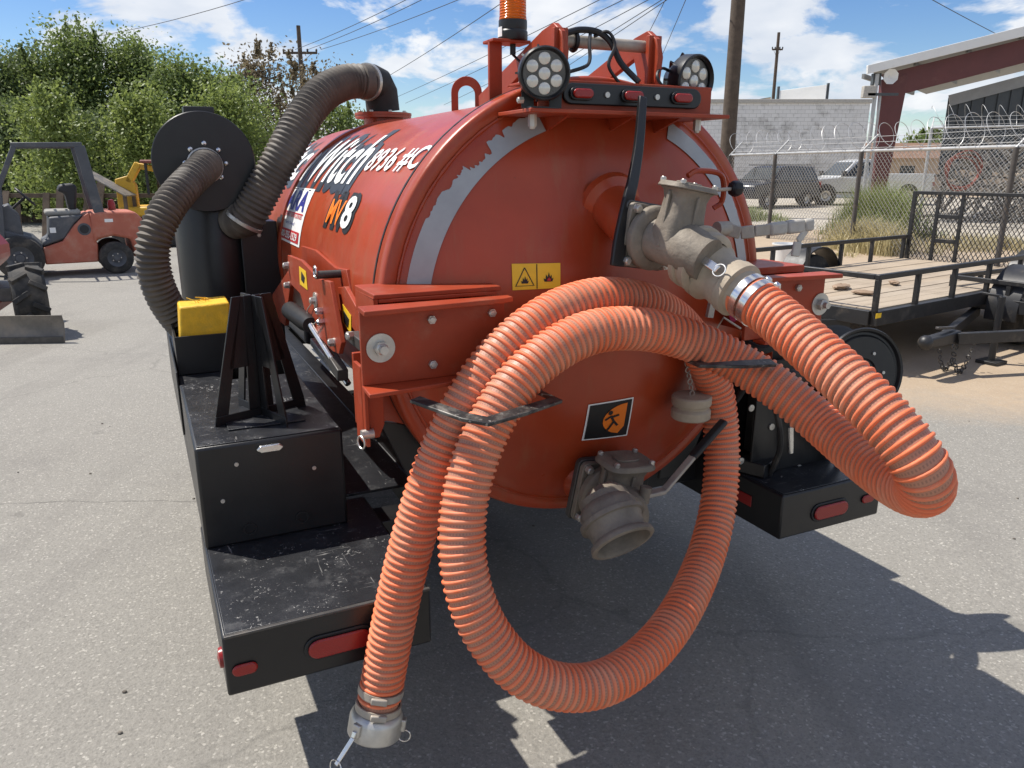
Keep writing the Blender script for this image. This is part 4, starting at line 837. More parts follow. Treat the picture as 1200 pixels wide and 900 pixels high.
# free end: two clamps and a cam-lock socket with its arms hanging open
a1 = PL[-1]; d1 = Tn[-1]
sk = hpart(MB().lathe(a1, d1, [(.0475, -.04), (.048, .0), (.058, .004), (.064, .012), (.067, .02), (.067, .062), (.064, .066), (.058, .066), (.056, .03), (.001, .028)], 44), 'end_socket', 'galv')
clamp(L-.012, sk, 'lever'); clamp(L-.055, sk, 'lever')
fx, fy, _ = frame(d1, (0, 1, 0)); view = vec(CAM-(a1+HB)); view = (view-vec(d1)*view.dot(vec(d1))).normalized(); sx_ = vec(d1).cross(view).normalized()
for e1, arm in (((view*.8+sx_*.6), 1), ((-sx_*.95+view*.1), 0)):
    e1 = e1.normalized()
    b0_ = vec(a1)+vec(d1)*.03+e1*.066
    hpart(MB().bar(b0_-vec(d1)*.016, b0_+vec(d1)*.016, .022, .018, e1), 'cam_ear', 'galv', sk, .003)
    if arm and e1.dot(view) > .5:
        q_ = b0_+e1*.012+vec(d1)*.015; r_ = q_+vec(d1)*.068+e1*.014+sx_*.022
        hpart(MB().bar(b0_+e1*.008, q_, .012, .01, e1).bar(q_, r_, .012, .007, e1), 'cam_arm', 'chrome', sk, .002)
        hpart(MB().torus(r_+vec(d1)*.006, e1, .018, .0016, 22, 6), 'pull_ring', 'chrome', sk)
    elif not arm:
        hpart(MB().torus(b0_+vec(d1)*.03+e1*.01, view, .015, .0016, 20, 6), 'pull_ring', 'chrome', sk)

# ============================================================ wheel chock in the tray
mb = MB(); cw = [(-1.088, 1.33), (-.91, 1.325), (-.91, 1.47), (-1.088, 1.47)]
ht = [1.160, 1.167, 1.172, 1.165]
vs_ = [toW((a, b, .916)) for a, b in cw]+[toW((a*.985-.0, b, z)) for (a, b), z in zip(cw, ht)]
CB = toW((-.99, 1.40, .916))
ch = thing('wheel_chock', 'worn yellow foam block wedged in the black tray below the filter canister', 'block', tuple(CB))
MB().hexa([np.array(v_)-CB for v_ in vs_]).build('foam_body', 'yellow', ch, .008)
mb = MB(); rr = random.Random(4)
for k in range(6):
    a = np.array([rr.uniform(-.02, .02), rr.uniform(-.02, .02), .243]); mb.tube(catmull([a, a+[rr.uniform(-.02, .02), rr.uniform(-.02, .02), .015], a+[rr.uniform(-.04, .04), rr.uniform(-.03, .03), .018+rr.uniform(-.01, .008)]], 3), .0014, 4)
mb.build('frayed_fibre', 'yellow', ch)

# ============================================================ surroundings: helpers
def PY(x, y, Y): r = ray(x, y); return CAM+r*(Y/r[1])
pm('fork_red', (.44, .125, .075), .55, var=.16, vs=4, dirt=(.42, .26, .19), damt=.4, ds=4)
pm('fork_grey', (.075, .08, .09), .55, var=.2, vs=6, dirt=(.22, .20, .18), damt=.35, ds=5)
pm('seat_black', (.02, .02, .022), .6, var=.2)
pm('seat_grey', (.33, .32, .29), .7, var=.25, vs=14, dirt=(.2, .18, .15), damt=.4)
pm('machine_yellow', (.62, .36, .025), .5, var=.15, vs=5, dirt=(.35, .25, .1), damt=.35, ds=4)
pm('blade_grey', (.16, .145, .125), .55, .3, var=.3, vs=6, dirt=(.33, .28, .22), damt=.45, ds=5, bump=.15, bs=40)
pm('machine_red', (.30, .03, .02), .35, var=.12, dirt=(.2, .1, .08), damt=.25, coat=.3)
pm('wood_pole', (.085, .064, .048), .9, var=.3, vs=6, dirt=(.14, .11, .085), damt=.35, ds=10, bump=.5, bs=40)
pm('old_board', (.115, .085, .06), .9, var=.35, vs=3, dirt=(.06, .045, .035), damt=.4, ds=5, bump=.4, bs=50)
pm('wire', (.03, .03, .032), .6, var=.1)
pm('fence_galv', (.46, .46, .45), .5, .55, var=.15, vs=4, dirt=(.3, .25, .2), damt=.25)
pm('post_dark', (.07, .062, .056), .7, var=.3, vs=6, dirt=(.2, .15, .11), damt=.35)
pm('trailer_black', (.016, .016, .017), .45, var=.3, vs=7, dirt=(.14, .115, .09), damt=.33, ds=6)
pm('car_dark', (.010, .013, .020), .3, 0., var=.08, vs=2, coat=.15, dirt=(.05, .05, .05), damt=.15)
pm('car_silver', (.66, .66, .64), .3, .35, var=.06, vs=2, coat=.5, dirt=(.4, .37, .33), damt=.3)
pm('car_white', (.74, .74, .72), .35, var=.05, vs=2, coat=.5)
pm('glass_dark', (.022, .03, .034), .12, .0, var=.1, coat=.2)
pm('plastic_grey', (.05, .05, .052), .55, var=.15)
pm('shed_red', (.115, .030, .028), .5, var=.15, vs=1.5, dirt=(.2, .09, .07), damt=.3, ds=2)
pm('shed_white', (.72, .72, .70), .5, var=.08, vs=1, dirt=(.5, .46, .4), damt=.25, ds=2)
pm('siding_dark', (.055, .062, .066), .5, var=.15, vs=1.5, dirt=(.12, .115, .1), damt=.3, ds=2)
pm('roof_under', (.30, .30, .29), .7, var=.1)
pm('tan_wall', (.48, .38, .27), .8, var=.12, vs=1)
pm('roof_brown', (.2, .12, .08), .85, var=.2, vs=2)
pm('rust', (.20, .06, .045), .7, var=.25, vs=4)
pm('cloth_brown', (.27, .19, .13), .9, var=.3, vs=9, bump=.4, bs=30)
pm('debris', (.17, .15, .125), .9, var=.4, vs=2, dirt=(.08, .065, .05), damt=.45, ds=3)
# planks of weathered deck timber
m, t, p = mk('deck_wood'); g = G(t); rnd = g.n('ShaderNodeObjectInfo').outputs['Random']
gr_ = g.noise(9, 6, .65, g.mapv((.12, 1, 1))); c = g.mix(gr_, (.24, .185, .13), (.46, .375, .275)); c = g.mix(g.m('MULTIPLY', rnd, .5), c, (.36, .31, .25))
g.set(p.inputs['Base Color'], g.mix(g.ramp(g.noise(2.5, 5, .7), [(.5, 0.), (.75, .55)]), c, (.17, .13, .095))); p.inputs['Roughness'].default_value = .9; g.set(p.inputs['Normal'], g.bump(gr_, .4, .01))
# painted block wall
m, t, p = mk('block_wall'); g = G(t); q = g.n('ShaderNodeTexBrick'); q.offset = .5
g.set(q.inputs['Vector'], g.mapv((1, 1, 1), rot=(math.pi/2, 0, 0))); q.inputs['Scale'].default_value = 1; q.inputs['Brick Width'].default_value = .42; q.inputs['Row Height'].default_value = .21; q.inputs['Mortar Size'].default_value = .012
q.inputs['Color1'].default_value = (.66, .65, .63, 1); q.inputs['Color2'].default_value = (.72, .71, .69, 1); q.inputs['Mortar'].default_value = (.50, .49, .47, 1)
pe = g.ramp(g.noise(.9, 7, .72), [(.5, 0.), (.62, .75)]); q2 = g.n('ShaderNodeTexBrick'); q2.offset = .5; g.set(q2.inputs['Vector'], g.mapv((1, 1, 1), rot=(math.pi/2, 0, 0)))
for k_, v_ in (('Scale', 1), ('Brick Width', .42), ('Row Height', .21), ('Mortar Size', .02)): q2.inputs[k_].default_value = v_
q2.inputs['Color1'].default_value = (.36, .35, .33, 1); q2.inputs['Color2'].default_value = (.52, .51, .48, 1); q2.inputs['Mortar'].default_value = (.2, .19, .18, 1)
g.set(p.inputs['Base Color'], g.mix(pe, q.outputs[0], q2.outputs[0])); p.inputs['Roughness'].default_value = .9; g.set(p.inputs['Normal'], g.bump(q.outputs['Fac'], .4, -.02))
def leafmat(name, a, b, trans=.32):
    m = bpy.data.materials.new(name); m.use_nodes = True; t = m.node_tree; t.nodes.clear(); MAT[name] = m; g = G(t)
    o = g.n('ShaderNodeOutputMaterial'); r = g.n('ShaderNodeNewGeometry').outputs['Random Per Island']
    c = g.mix(r, a, b); c = g.mix(g.m('MULTIPLY', g.noise(.7, 4), .6), c, tuple(x*.55 for x in a))
    d = g.n('ShaderNodeBsdfPrincipled'); g.set(d.inputs['Base Color'], c); d.inputs['Roughness'].default_value = .55
    tr = g.n('ShaderNodeBsdfTranslucent'); g.set(tr.inputs[0], g.mix(.5, c, tuple(min(1, x*1.7) for x in b))); mx = g.n('ShaderNodeMixShader'); mx.inputs[0].default_value = trans
    t.links.new(d.outputs[0], mx.inputs[1]); t.links.new(tr.outputs[0], mx.inputs[2]); t.links.new(mx.outputs[0], o.inputs[0])
leafmat('leaf_dark', (.065, .10, .027), (.17, .22, .07)); leafmat('leaf_mid', (.095, .145, .036), (.23, .29, .085))
leafmat('leaf_bright', (.14, .195, .045), (.30, .36, .10)); leafmat('leaf_dry', (.13, .10, .055), (.24, .19, .11)); leafmat('grass_blade', (.10, .15, .035), (.30, .33, .11), .25)
leafmat('grass_dry', (.40, .34, .17), (.62, .53, .30), .25)
pm('bark', (.11, .085, .065), .9, var=.3, vs=8, bump=.4, bs=30)

def leaves(name, mat, pts, size, parent, rng, up=.3, asp=.55):
    """many small leaf-shaped faces (one rhombus each)"""
    n = len(pts); a = rng.normal(size=(n, 3)); a[:, 2] += up; a /= np.linalg.norm(a, axis=1)[:, None]
    b = np.cross(a, rng.normal(size=(n, 3))); b /= np.linalg.norm(b, axis=1)[:, None]
    s_ = size*rng.uniform(.6, 1.35, n)[:, None]
    V = np.stack([pts-a*s_*.5, pts+b*s_*asp*.5, pts+a*s_*.5, pts-b*s_*asp*.5], 1).reshape(-1, 3)
    me = bpy.data.meshes.new(name); me.vertices.add(4*n); me.vertices.foreach_set('co', V.reshape(-1)); me.loops.add(4*n); me.loops.foreach_set('vertex_index', np.arange(4*n))
    me.polygons.add(n); me.polygons.foreach_set('loop_start', np.arange(0, 4*n, 4)); me.update(); me.validate(); me.materials.append(MAT[mat])
    o = bpy.data.objects.new(name, me); COL.objects.link(o); o.parent = parent; return o
def tree(px, Y, top, wid, label, leaf, seed, nb=46, nl=230, size=.15, low=.12, slim=1., name='tree', group='trees beyond the yard', spray=.16, trunk=.1, shoots=26, cone=False):
    """px: column of the trunk; Y: distance; top: pixel row of the tip; wid: crown width in pixels"""
    rng = np.random.default_rng(seed); p0 = PY(px, 197, Y); p1 = PY(px, top, Y); Ht_ = p1[2]; R = wid/2/900*Y*1.03
    base = np.array([p0[0], Y, 0]); T_ = thing(name, label, 'tree', tuple(base), group=group)
    lean = rng.normal(0, .03, 2); mb = MB(); tp_ = [np.array([lean[0]*z*2, lean[1]*z*2, z]) for z in np.linspace(0, Ht_*.86, 7)]
    tp_ = [q+np.r_[rng.normal(0, .05, 2)*(i > 0), 0] for i, q in enumerate(tp_)]
    mb.loft([(q, trunk*(1-.85*i/6)) for i, q in enumerate(tp_)], 8); pts = []; ends = []
    for k in range(nb):
        f = low+(1-low)*((k+.5)/nb)**.85; az = k*2.39996+rng.normal(0, .4)
        prof_ = ((1-(f-low)/(1-low))**.62*.95+.09) if cone else math.sin(math.pi*min(1, (f-low)/(1-low)*.86+.14))**.7*slim+.10
        rr = R*prof_*rng.uniform(.55, 1.08); z = f*Ht_; a = np.array([lean[0]*z*2, lean[1]*z*2, z*.86 if f < .95 else z*.86])
        e = np.array([math.cos(az)*rr, math.sin(az)*rr, z+rng.normal(0, .04)*Ht_]); e[2] = min(e[2], Ht_)
        a[2] = max(.15, min(e[2]-.5*rr*rng.uniform(.5, 1.3), Ht_*.84)); m_ = (a+e)/2+[0, 0, .06*rr]
        mb.loft([(a, trunk*.32), (m_, trunk*.2), (e, trunk*.07)], 5); ends.append(e)
        t_ = rng.uniform(0, 1, nl)**.6; q = a*(1-t_)[:, None]+e*t_[:, None]; sp_ = (spray*R+.12)*(.35+.75*t_)
        q = q+rng.normal(size=(nl, 3))*sp_[:, None]*[1, 1, .85]; pts.append(q)
    for k in range(shoots):
        b0 = ends[rng.integers(len(ends)//3, len(ends))]; ln = rng.uniform(.35, .9)*(.5+.06*Ht_); tt_ = rng.uniform(0, 1, 60); dv = np.r_[rng.normal(0, .16, 2), 1.]
        mb.loft([(b0-dv*.02, trunk*.08), (b0+dv*ln*.9, trunk*.03)], 4); pts.append(b0+dv*(tt_*ln)[:, None]+rng.normal(size=(60, 3))*.075*(1.1-tt_)[:, None])
    top_n = nl; q = np.array([[lean[0]*Ht_*2, lean[1]*Ht_*2, 0]])+np.c_[rng.normal(0, .09*R, (top_n, 2)), rng.uniform(.82, 1.0, top_n)*Ht_]; pts.append(q)
    pts = np.concatenate(pts); pts = pts[(pts[:, 2] > .25) & (pts[:, 2] < Ht_*1.12)]
    mb.build('trunk', 'bark', T_); leaves('crown', leaf, pts, size, T_, rng); return T_
# ---- trees along the yard edge
tree(8, 29, 72, 150, 'dark leafy tree rising behind the forklift mast', 'leaf_dark', 11, nb=64, nl=400, size=.135)
tree(56, 31, 66, 110, 'dark upright tree above the forklift steering wheel', 'leaf_dark', 31, cone=True, nb=60, nl=400, size=.135)
tree(108, 31, 40, 128, 'tallest upright green tree behind the forklift roof', 'leaf_mid', 12, cone=True, nb=64, nl=420, size=.135)
tree(172, 32, 52, 112, 'upright dark green tree standing behind the black canister lid', 'leaf_mid', 13, cone=True, nb=60, nl=400, size=.135)
tree(222, 30, 76, 120, 'mid green bushy tree behind the black filter canister', 'leaf_mid', 14, nb=60, nl=380, size=.13)
tree(270, 31, 96, 110, 'round mid green tree between the canister and the dry trees', 'leaf_mid', 32, nb=54, nl=360, size=.13)
tree(318, 34, 66, 100, 'thin half-dry brownish tree beside the crossarm pole', 'leaf_dry', 15, nb=44, nl=120, size=.15, low=.3, spray=.2)
tree(378, 36, 78, 84, 'sparse dry tree with bare twigs at the foot of the crossarm pole', 'leaf_dry', 16, nb=36, nl=90, size=.14, low=.25, spray=.22)
tree(66, 22, 110, 92, 'yellow-green sapling with long shoots behind the forklift cab', 'leaf_bright', 17, nb=44, nl=210, size=.11, spray=.11, group='saplings at the yard edge', trunk=.06)
tree(172, 23, 112, 84, 'bright green sapling left of the black filter canister', 'leaf_bright', 18, nb=46, nl=250, size=.11, group='saplings at the yard edge', trunk=.06, slim=.9)
tree(270, 27, 104, 100, 'bright green young tree behind the curved dark hose', 'leaf_bright', 19, nb=50, nl=270, size=.115, group='saplings at the yard edge', trunk=.07)
tree(-34, 26, 90, 120, 'low dark tree past the tail of the board fence', 'leaf_dark', 20, nb=54, nl=360, size=.135)
tree(402, 33, 126, 76, 'small green shrub tree under the elbow pipe', 'leaf_mid', 21, nb=32, nl=150, size=.14, trunk=.06)
tree(116, 26, 140, 170, 'low spreading shrub filling the gap behind the forklift', 'leaf_dark', 22, nb=60, nl=320, size=.13, low=.05, trunk=.06, name='shrub')
tree(20, 25, 130, 130, 'low dark shrub behind the forklift front pillar', 'leaf_dark', 33, nb=56, nl=320, size=.13, low=.05, trunk=.06, name='shrub')
tree(1078, 62, 158, 70, 'distant round green tree seen under the open shed roof', 'leaf_mid', 23, nb=34, nl=150, size=.3, trunk=.12, group='far trees')

# ============================================================ poles and wires
def pole(px, Y, top, r0, r1, label, arms=()):
    b = PY(px, 197, Y); z = PY(px, top, Y)[2]; o = thing('utility_pole', label, 'utility pole', (b[0], Y, 0), group='utility poles')
    MB().loft([((0, 0, -.1), r0), ((0, 0, z*.5), (r0+r1)/2), ((0, 0, z), r1)], 14).build('shaft', 'wood_pole', o)
    for (za, wd) in arms:
        MB().box((-wd/2, -.06, za-.06), (wd/2, .06, za+.06)).build('crossarm', 'wood_pole', o, .01)
        for u in (-.48, -.22, .22, .48): MB().lathe((u*wd, 0, za+.06), (0, 0, 1), [(.03, 0), (.06, .03), (.05, .08), (.06, .11), (.02, .16)], 10).build('insulator', 'plastic_grey', o)
        for s in (-1, 1): MB().bar((s*wd*.34, .07, za), (s*.05, .07, za-.5), .02, .03).build('brace', 'fence_galv', o)
    return o
zA = PY(360, 62, 46)[2]; pole(361, 46, 30, .17, .11, 'weathered pole with a wide crossarm behind the trees', ((zA, 1.9),))
pole(851, 27.5, -60, .26, .22, 'thick dark timber pole rising behind the tank')
pole(899, 70, 38, .17, .12, 'thin far pole standing behind the block building', ((PY(899, 58, 70)[2], .9),))
def cable(a, b, za, zb, label, r=.017, ext=.5, sag=.3):
    p, q = gp(*a, za), gp(*b, zb); q2 = q+(q-p)/np.linalg.norm(q-p)*ext*22; n = 14; pts = []
    for k in range(n+1): t_ = k/n; c = p*(1-t_)+q2*t_; c[2] -= sag*4*t_*(1-t_); pts.append(c)
    c0 = pts[0].copy(); o = MB().tube([c-c0 for c in pts], r, 5).build('power_line', 'wire'); o.location = tuple(c0)
    return tag(o, label, 'cable', 'overhead power lines')
for a, b in (((110, 43), (255, 0)),): cable(a, b, 8.4, 8.6, 'thin wire crossing the sky above the tall trees', .015)
for a, b in (((346, 58), (462, 0)), ((361, 58), (480, 0)), ((376, 58), (520, 0))): cable(a, b, zA, zA, 'wire leaving the crossarm of the weathered pole', .014, sag=.2)
for a, b in (((450, 92), (588, 0)), ((462, 115), (697, 0)), ((475, 121), (725, 0)), ((520, 123), (755, 0)), ((560, 131), (772, 0)), ((585, 128), (778, 0))): cable(a, b, 8.6, 8.6, 'black overhead wire crossing the sky above the tank', .019, sag=.15)
for a, b in (((745, 68), (779, 0)), ((770, 78), (803, 0))): cable(a, b, 8.6, 8.6, 'steep wire rising above the right-hand lifting plate', .017, sag=.05)
cable((1168, 40), (1096, 0), 8.2, 8.4, 'wire running down to the shed roof', .016, sag=.05)

# ============================================================ forklift (local: x forward is -x)
fb = gp(132, 320); FS = 1.0
FK = thing('forklift', 'faded red forklift with dark grey overhead guard and empty seat', 'forklift', (fb[0]-1.0, fb[1]-.13, 0), rad(32))
def fp(mb, nm, mat, bevel=0, par=None): return mb.build(nm, mat, par or FK, bevel)
def wheel(par, c, r, wd, ax=(0, 1, 0), rim='fork_grey', n=32, lug=0):
    c = vec(c); d = vec(ax)
    t_ = MB().lathe(c, d, [(r*.55, -wd/2), (r*.86, -wd/2), (r*.97, -wd*.40), (r, -wd*.22), (r, wd*.22), (r*.97, wd*.40), (r*.86, wd/2), (r*.55, wd/2)], n).build('tyre', 'rubber', par)
    MB().lathe(c, d, [(r*.56, -wd*.46), (r*.5, -wd*.40), (r*.32, -wd*.25), (r*.2, -wd*.3), (r*.18, -wd*.42), (.001, -wd*.42)], n).lathe(c, d, [(r*.56, wd*.46), (r*.5, wd*.40), (r*.32, wd*.25), (r*.2, wd*.3), (.001, wd*.3)], n).build('rim', rim, t_)
    for k in range(5):
        x, y, _ = frame(d); a = k*2*math.pi/5; MB().cyl(c+(x*math.cos(a)+y*math.sin(a))*r*.26-d*wd*.25, c+(x*math.cos(a)+y*math.sin(a))*r*.26-d*wd*.34, r*.04, n=6).build('lug_nut', 'galv', t_)
    return t_
yw = .52
wheel(FK, (1.0, -yw+.04, .255), .255, .19); wheel(FK, (1.0, yw-.04, .255), .255, .19); wheel(FK, (-.32, -yw, .33), .33, .24); wheel(FK, (-.32, yw, .33), .33, .24)
def fx3(mb): mb.v = [(x+.30, y, z) for x, y, z in mb.v]; return mb
fp(MB().prism([(.70, -.5, .46), (.78, -.5, .56), (1.0, -.5, .60), (1.24, -.5, .54), (1.28, -.5, .22), (1.40, -.5, .24), (1.46, -.5, .55), (1.45, -.5, .86), (1.36, -.5, .97), (.86, -.5, .99), (.70, -.5, .97)], (0, 1.0, 0)), 'counterweight', 'fork_red', .04)
fp(fx3(MB().prism([(-.30, -.48, .20), (.44, -.48, .20), (.46, -.48, .46), (.395, -.48, .97), (.34, -.48, .95), (.16, -.48, .78), (-.02, -.48, .55), (-.30, -.48, .46)], (0, .96, 0))), 'chassis', 'fork_red', .02)
fp(fx3(MB().prism([(-.30, -.46, .47), (.02, -.46, .58), (.18, -.46, .81), (.32, -.46, .94), (-.16, -.46, .92), (-.20, -.46, .60), (-.30, -.46, .55)], (0, .92, 0))), 'seat_hood', 'fork_grey', .03)
fp(fx3(MB().prism([(-1.05, -.47, .42), (-1.03, -.47, .68), (-.75, -.47, .74), (-.40, -.47, .62), (-.30, -.47, .50), (-.30, -.47, .40)], (0, .94, 0))), 'front_fender', 'fork_grey', .02)
fp(fx3(MB().prism([(-.80, -.4, .50), (-.82, -.4, 1.06), (-.66, -.4, 1.12), (-.54, -.4, .94), (-.52, -.4, .55)], (0, .8, 0))), 'dashboard', 'fork_grey', .02)
fp(fx3(MB().cyl((.30, -.484, .72), (.30, -.478, .72), .095, n=28)), 'cap_recess', 'fork_grey'); fp(fx3(MB().cyl((.30, -.49, .72), (.30, -.484, .72), .065, n=24)), 'filler_cap', 'seat_black')
for s in (-1, 1):
    fp(fx3(MB().bar((.55, s*.46, .92), (.40, s*.44, 1.98), .15, .06, (0, 1, 0))), 'rear_pillar', 'fork_grey', .015)
    fp(fx3(MB().bar((-.80, s*.46, .60), (-.75, s*.45, 1.35), .07, .06, (0, 1, 0)).bar((-.75, s*.45, 1.35), (-.46, s*.44, 1.97), .07, .06, (0, 1, 0))), 'front_pillar', 'fork_grey', .012)
    fp(fx3(MB().bar((-.50, s*.44, 1.98), (.44, s*.44, 2.0), .05, .075)), 'roof_rail', 'fork_grey', .012)
for k in range(6): fp(fx3(MB().bar((-.42+.155*k, -.42, 2.0), (-.42+.155*k, .42, 2.0), .03, .03)), 'roof_bar', 'fork_grey', .004)
fp(fx3(MB().box((-.2, -.30, .925), (.30, .25, 1.02))), 'seat_cushion', 'seat_grey', .04)
fp(fx3(MB().prism([(.14, -.26, 1.0), (.24, -.26, 1.0), (.30, -.26, 1.36), (.26, -.26, 1.42), (.06, -.26, 1.40), (.02, -.26, 1.30), (.12, -.26, 1.26)], (0, .5, 0))), 'backrest', 'seat_black', .04)
fp(fx3(MB().torus((-.42, 0, 1.22), (.75, 0, .66), .17, .016, 28, 8).cyl((-.42, 0, 1.22), (-.64, 0, 1.02), .02, n=10).bar((-.42, -.16, 1.22), (-.42, .16, 1.22), .02, .015)), 'steering_wheel', 'seat_black')
for s in (-1, 1): fp(fx3(MB().box((-1.22, s*.34-.04, .12), (-1.05, s*.34+.04, 2.05))), 'mast_rail', 'steel_dark', .01)
for z in (.3, 1.1, 1.98): fp(fx3(MB().box((-1.2, -.3, z), (-1.08, .3, z+.08))), 'mast_crossbar', 'steel_dark', .01)
for s in (-1, 1): fp(fx3(MB().box((-2.2, s*.25-.05, .06), (-1.2, s*.25+.05, .10)).box((-1.26, s*.25-.05, .10), (-1.22, s*.25+.05, .5))), 'fork_tine', 'steel_dark', .005)
fp(fx3(MB().lathe((.78, .1, .985), (0, 0, 1), [(.06, 0), (.06, .1), (.04, .16), (.001, .17)], 14)), 'gas_cap', 'lens_red')
fp(MB().box((.90, -.503, .82), (1.02, -.501, .87)), 'sticker', 'decal_white'); fp(MB().box((.13, -.463, .68), (.21, -.461, .76)), 'sticker', 'decal_white')

# ============================================================ trencher with lugged tyre and blade
tb_ = gp(75, 402)
TN = thing('trencher', 'dark red compact trencher with lugged tyre and grey backfill blade', 'trencher', (tb_[0], tb_[1], 0), rad(4))
def tpn(mb, nm, mat, bevel=0, par=None): return mb.build(nm, mat, par or TN, bevel)
prof_b = [(.16*math.cos(a), .16+.22*math.sin(a)) for a in [rad(-70+14*k) for k in range(11)]]
vs_, fs_ = [], []
for xk in (0., -1.6):
    for (yy, zz_) in prof_b: vs_.append((xk, -yy+.16, zz_*.95-.0))
    for (yy, zz_) in prof_b: vs_.append((xk, -yy+.185, zz_*.95))
nb_ = len(prof_b)
o_ = list(range(nb_))+[2*nb_-1-k for k in range(nb_)]
mb = MB(); PF = [(-.0, .012, .0), (-.0, .0, .02), (0, .035, .10), (0, .05, .18), (0, .03, .27), (0, .045, .27), (0, .066, .18), (0, .052, .10), (0, .03, .0)]
bl = tpn(mb.prism(PF, (-1.6, 0, 0)), 'blade', 'blade_grey', .002)
tpn(MB().bar((-1.6, -.004, .03), (.006, -.004, .03), .012, .07), 'cutting_edge', 'steel_dark', .002, bl)
for xx_ in (-.95, -1.45): tpn(MB().bar((xx_, .05, .14), (xx_, .9, .30), .06, .08), 'blade_arm', 'machine_red', .006)
def lugtyre(c, r, wd, ax):
    c = vec(c); d = vec(ax).normalized(); x, y, _ = frame(d)
    t_ = MB().lathe(c, d, [(r*.5, -wd/2), (r*.84, -wd*.5), (r*.92, -wd*.4), (r*.94, 0), (r*.92, wd*.4), (r*.84, wd*.5), (r*.5, wd/2)], 40).build('tyre', 'rubber', TN)
    for k in range(20):
        s = 1 if k % 2 else -1; a = 2*math.pi*k/20; a2 = a+.26
        e1 = x*math.cos(a)+y*math.sin(a); e2 = x*math.cos(a2)+y*math.sin(a2)
        MB().bar(c+e1*(r*.955)+d*(s*wd*.02), c+e2*(r*.93)+d*(s*wd*.49), .05, .055, e1).build('tread_lug', 'rubber', t_, .006)
    MB().lathe(c, d, [(r*.52, -wd*.42), (r*.45, -wd*.3), (r*.2, -wd*.2), (.001, -wd*.2)], 28).lathe(c, d, [(r*.52, wd*.42), (r*.45, wd*.3), (r*.2, wd*.2), (.001, wd*.2)], 28).build('rim', 'steel_dark', t_)
wc = gp(18, 372, .0); lax = (.55, -.83, 0)
lugtyre((-.52, .50, .36), .36, .30, (-.86, -.5, 0)); lugtyre((-2.2, 1.9, .36), .36, .30, (-.86, -.5, 0))
tpn(MB().prism([(-2.9, .75, .50), (-1.3, .75, .50), (-1.02, .75, .72), (-1.02, .75, .86), (-1.12, .75, 1.0), (-2.9, .75, 1.08)], (0, .5, 0)), 'hood', 'machine_red', .05)
tpn(MB().box((-2.4, .70, .3), (-.75, 1.3, .45)), 'chassis', 'steel_dark', .01)
tpn(MB().box((-1.25, .742, .74), (-1.10, .748, .80)), 'decal', 'decal_white'); tpn(MB().box((-2.2, .85, 1.05), (-1.9, 1.2, 1.35)), 'seat', 'seat_black', .05)
tpn(MB().tube(catmull([(-1.5, 1.0, 1.0), (-1.5, 1.0, 1.5), (-1.7, 1.0, 1.75), (-2.3, 1.0, 1.75), (-2.5, 1.0, 1.0)], 6), .03, 10), 'roll_bar', 'steel_dark')

# ============================================================ yellow machine, timber and tarp behind
yb = PY(186, 268, 17.5)
YM = thing('yellow_excavator', 'small yellow machine on tracks parked between forklift and canister', 'excavator', (yb[0], 17.5, 0), rad(12))
def yp(mb, nm, mat, bevel=0): return mb.build(nm, mat, YM, bevel)
for s in (-1, 1): yp(MB().prism([(-.8, s*.6-.15, .12), (-.7, s*.6-.15, .02), (.9, s*.6-.15, .02), (1.0, s*.6-.15, .12), (1.0, s*.6-.15, .36), (.9, s*.6-.15, .46), (-.7, s*.6-.15, .46), (-.8, s*.6-.15, .36)], (0, .3, 0)), 'track', 'rubber', .03)
yp(MB().box((-.55, -.6, .52), (1.1, .6, .62)), 'turntable', 'steel_dark', .02)
yp(MB().prism([(-.62, -.62, .64), (1.1, -.62, .64), (1.2, -.62, .80), (1.1, -.62, 1.12), (.3, -.62, 1.16), (.2, -.62, .86), (-.62, -.62, .84)], (0, 1.24, 0)), 'body', 'machine_yellow', .05)
yp(MB().prism([(-.70, -.3, .62), (-.30, -.3, .62), (-.30, -.3, 1.3), (-.42, -.3, 1.5), (-.70, -.3, 1.42)], (0, .2, 0)), 'boom_mount', 'machine_yellow', .02)
yp(MB().bar((-.45, -.2, 1.35), (-.2, -.2, 1.75), .14, .2, (0, 1, 0)).bar((-.2, -.2, 1.7), (.5, -.2, 1.55), .12, .16, (0, 1, 0)), 'boom', 'machine_yellow', .02)
for x_, y_ in ((.0, -.5), (.0, .5), (.95, -.5), (.95, .5)): yp(MB().bar((x_, y_, 1.1), (x_, y_, 1.75), .05, .05), 'canopy_post', 'seat_black')
yp(MB().box((-.1, -.58, 1.75), (1.05, .58, 1.82)), 'canopy', 'rust', .03); yp(MB().box((.3, -.25, 1.15), (.75, .25, 1.5)), 'seat', 'seat_black', .05)
bb_ = PY(90, 262, 18.6); rr = random.Random(3)
LR = thing('timber_rack', 'leaning grey-brown boards propped in front of the saplings', 'timber', (bb_[0], 18.6, 0))
for k in range(8):
    x_ = -1.7+k*.45+rr.uniform(-.08, .08); h_ = rr.uniform(.8, 1.4)
    MB().bar((x_, rr.uniform(-.35, -.1), 0), (x_+rr.uniform(-.3, .3), .22, h_), rr.uniform(.09, .2), .035, (0, 1, 0)).build('board', 'old_board', LR, .003)
MB().bar((-2.0, .26, 1.02), (2.0, .26, 1.02), .08, .1).bar((-1.9, .30, 0), (-1.9, .30, 1.05), .09, .09).bar((1.9, .30, 0), (1.9, .30, 1.05), .09, .09).build('rack_rail', 'old_board', LR)
tq = PY(128, 262, 16.6)
TP = thing('lean_to', 'small lean-to with a sloping grey sheet roof behind the forklift', 'shelter', (tq[0], 16.6, 0))
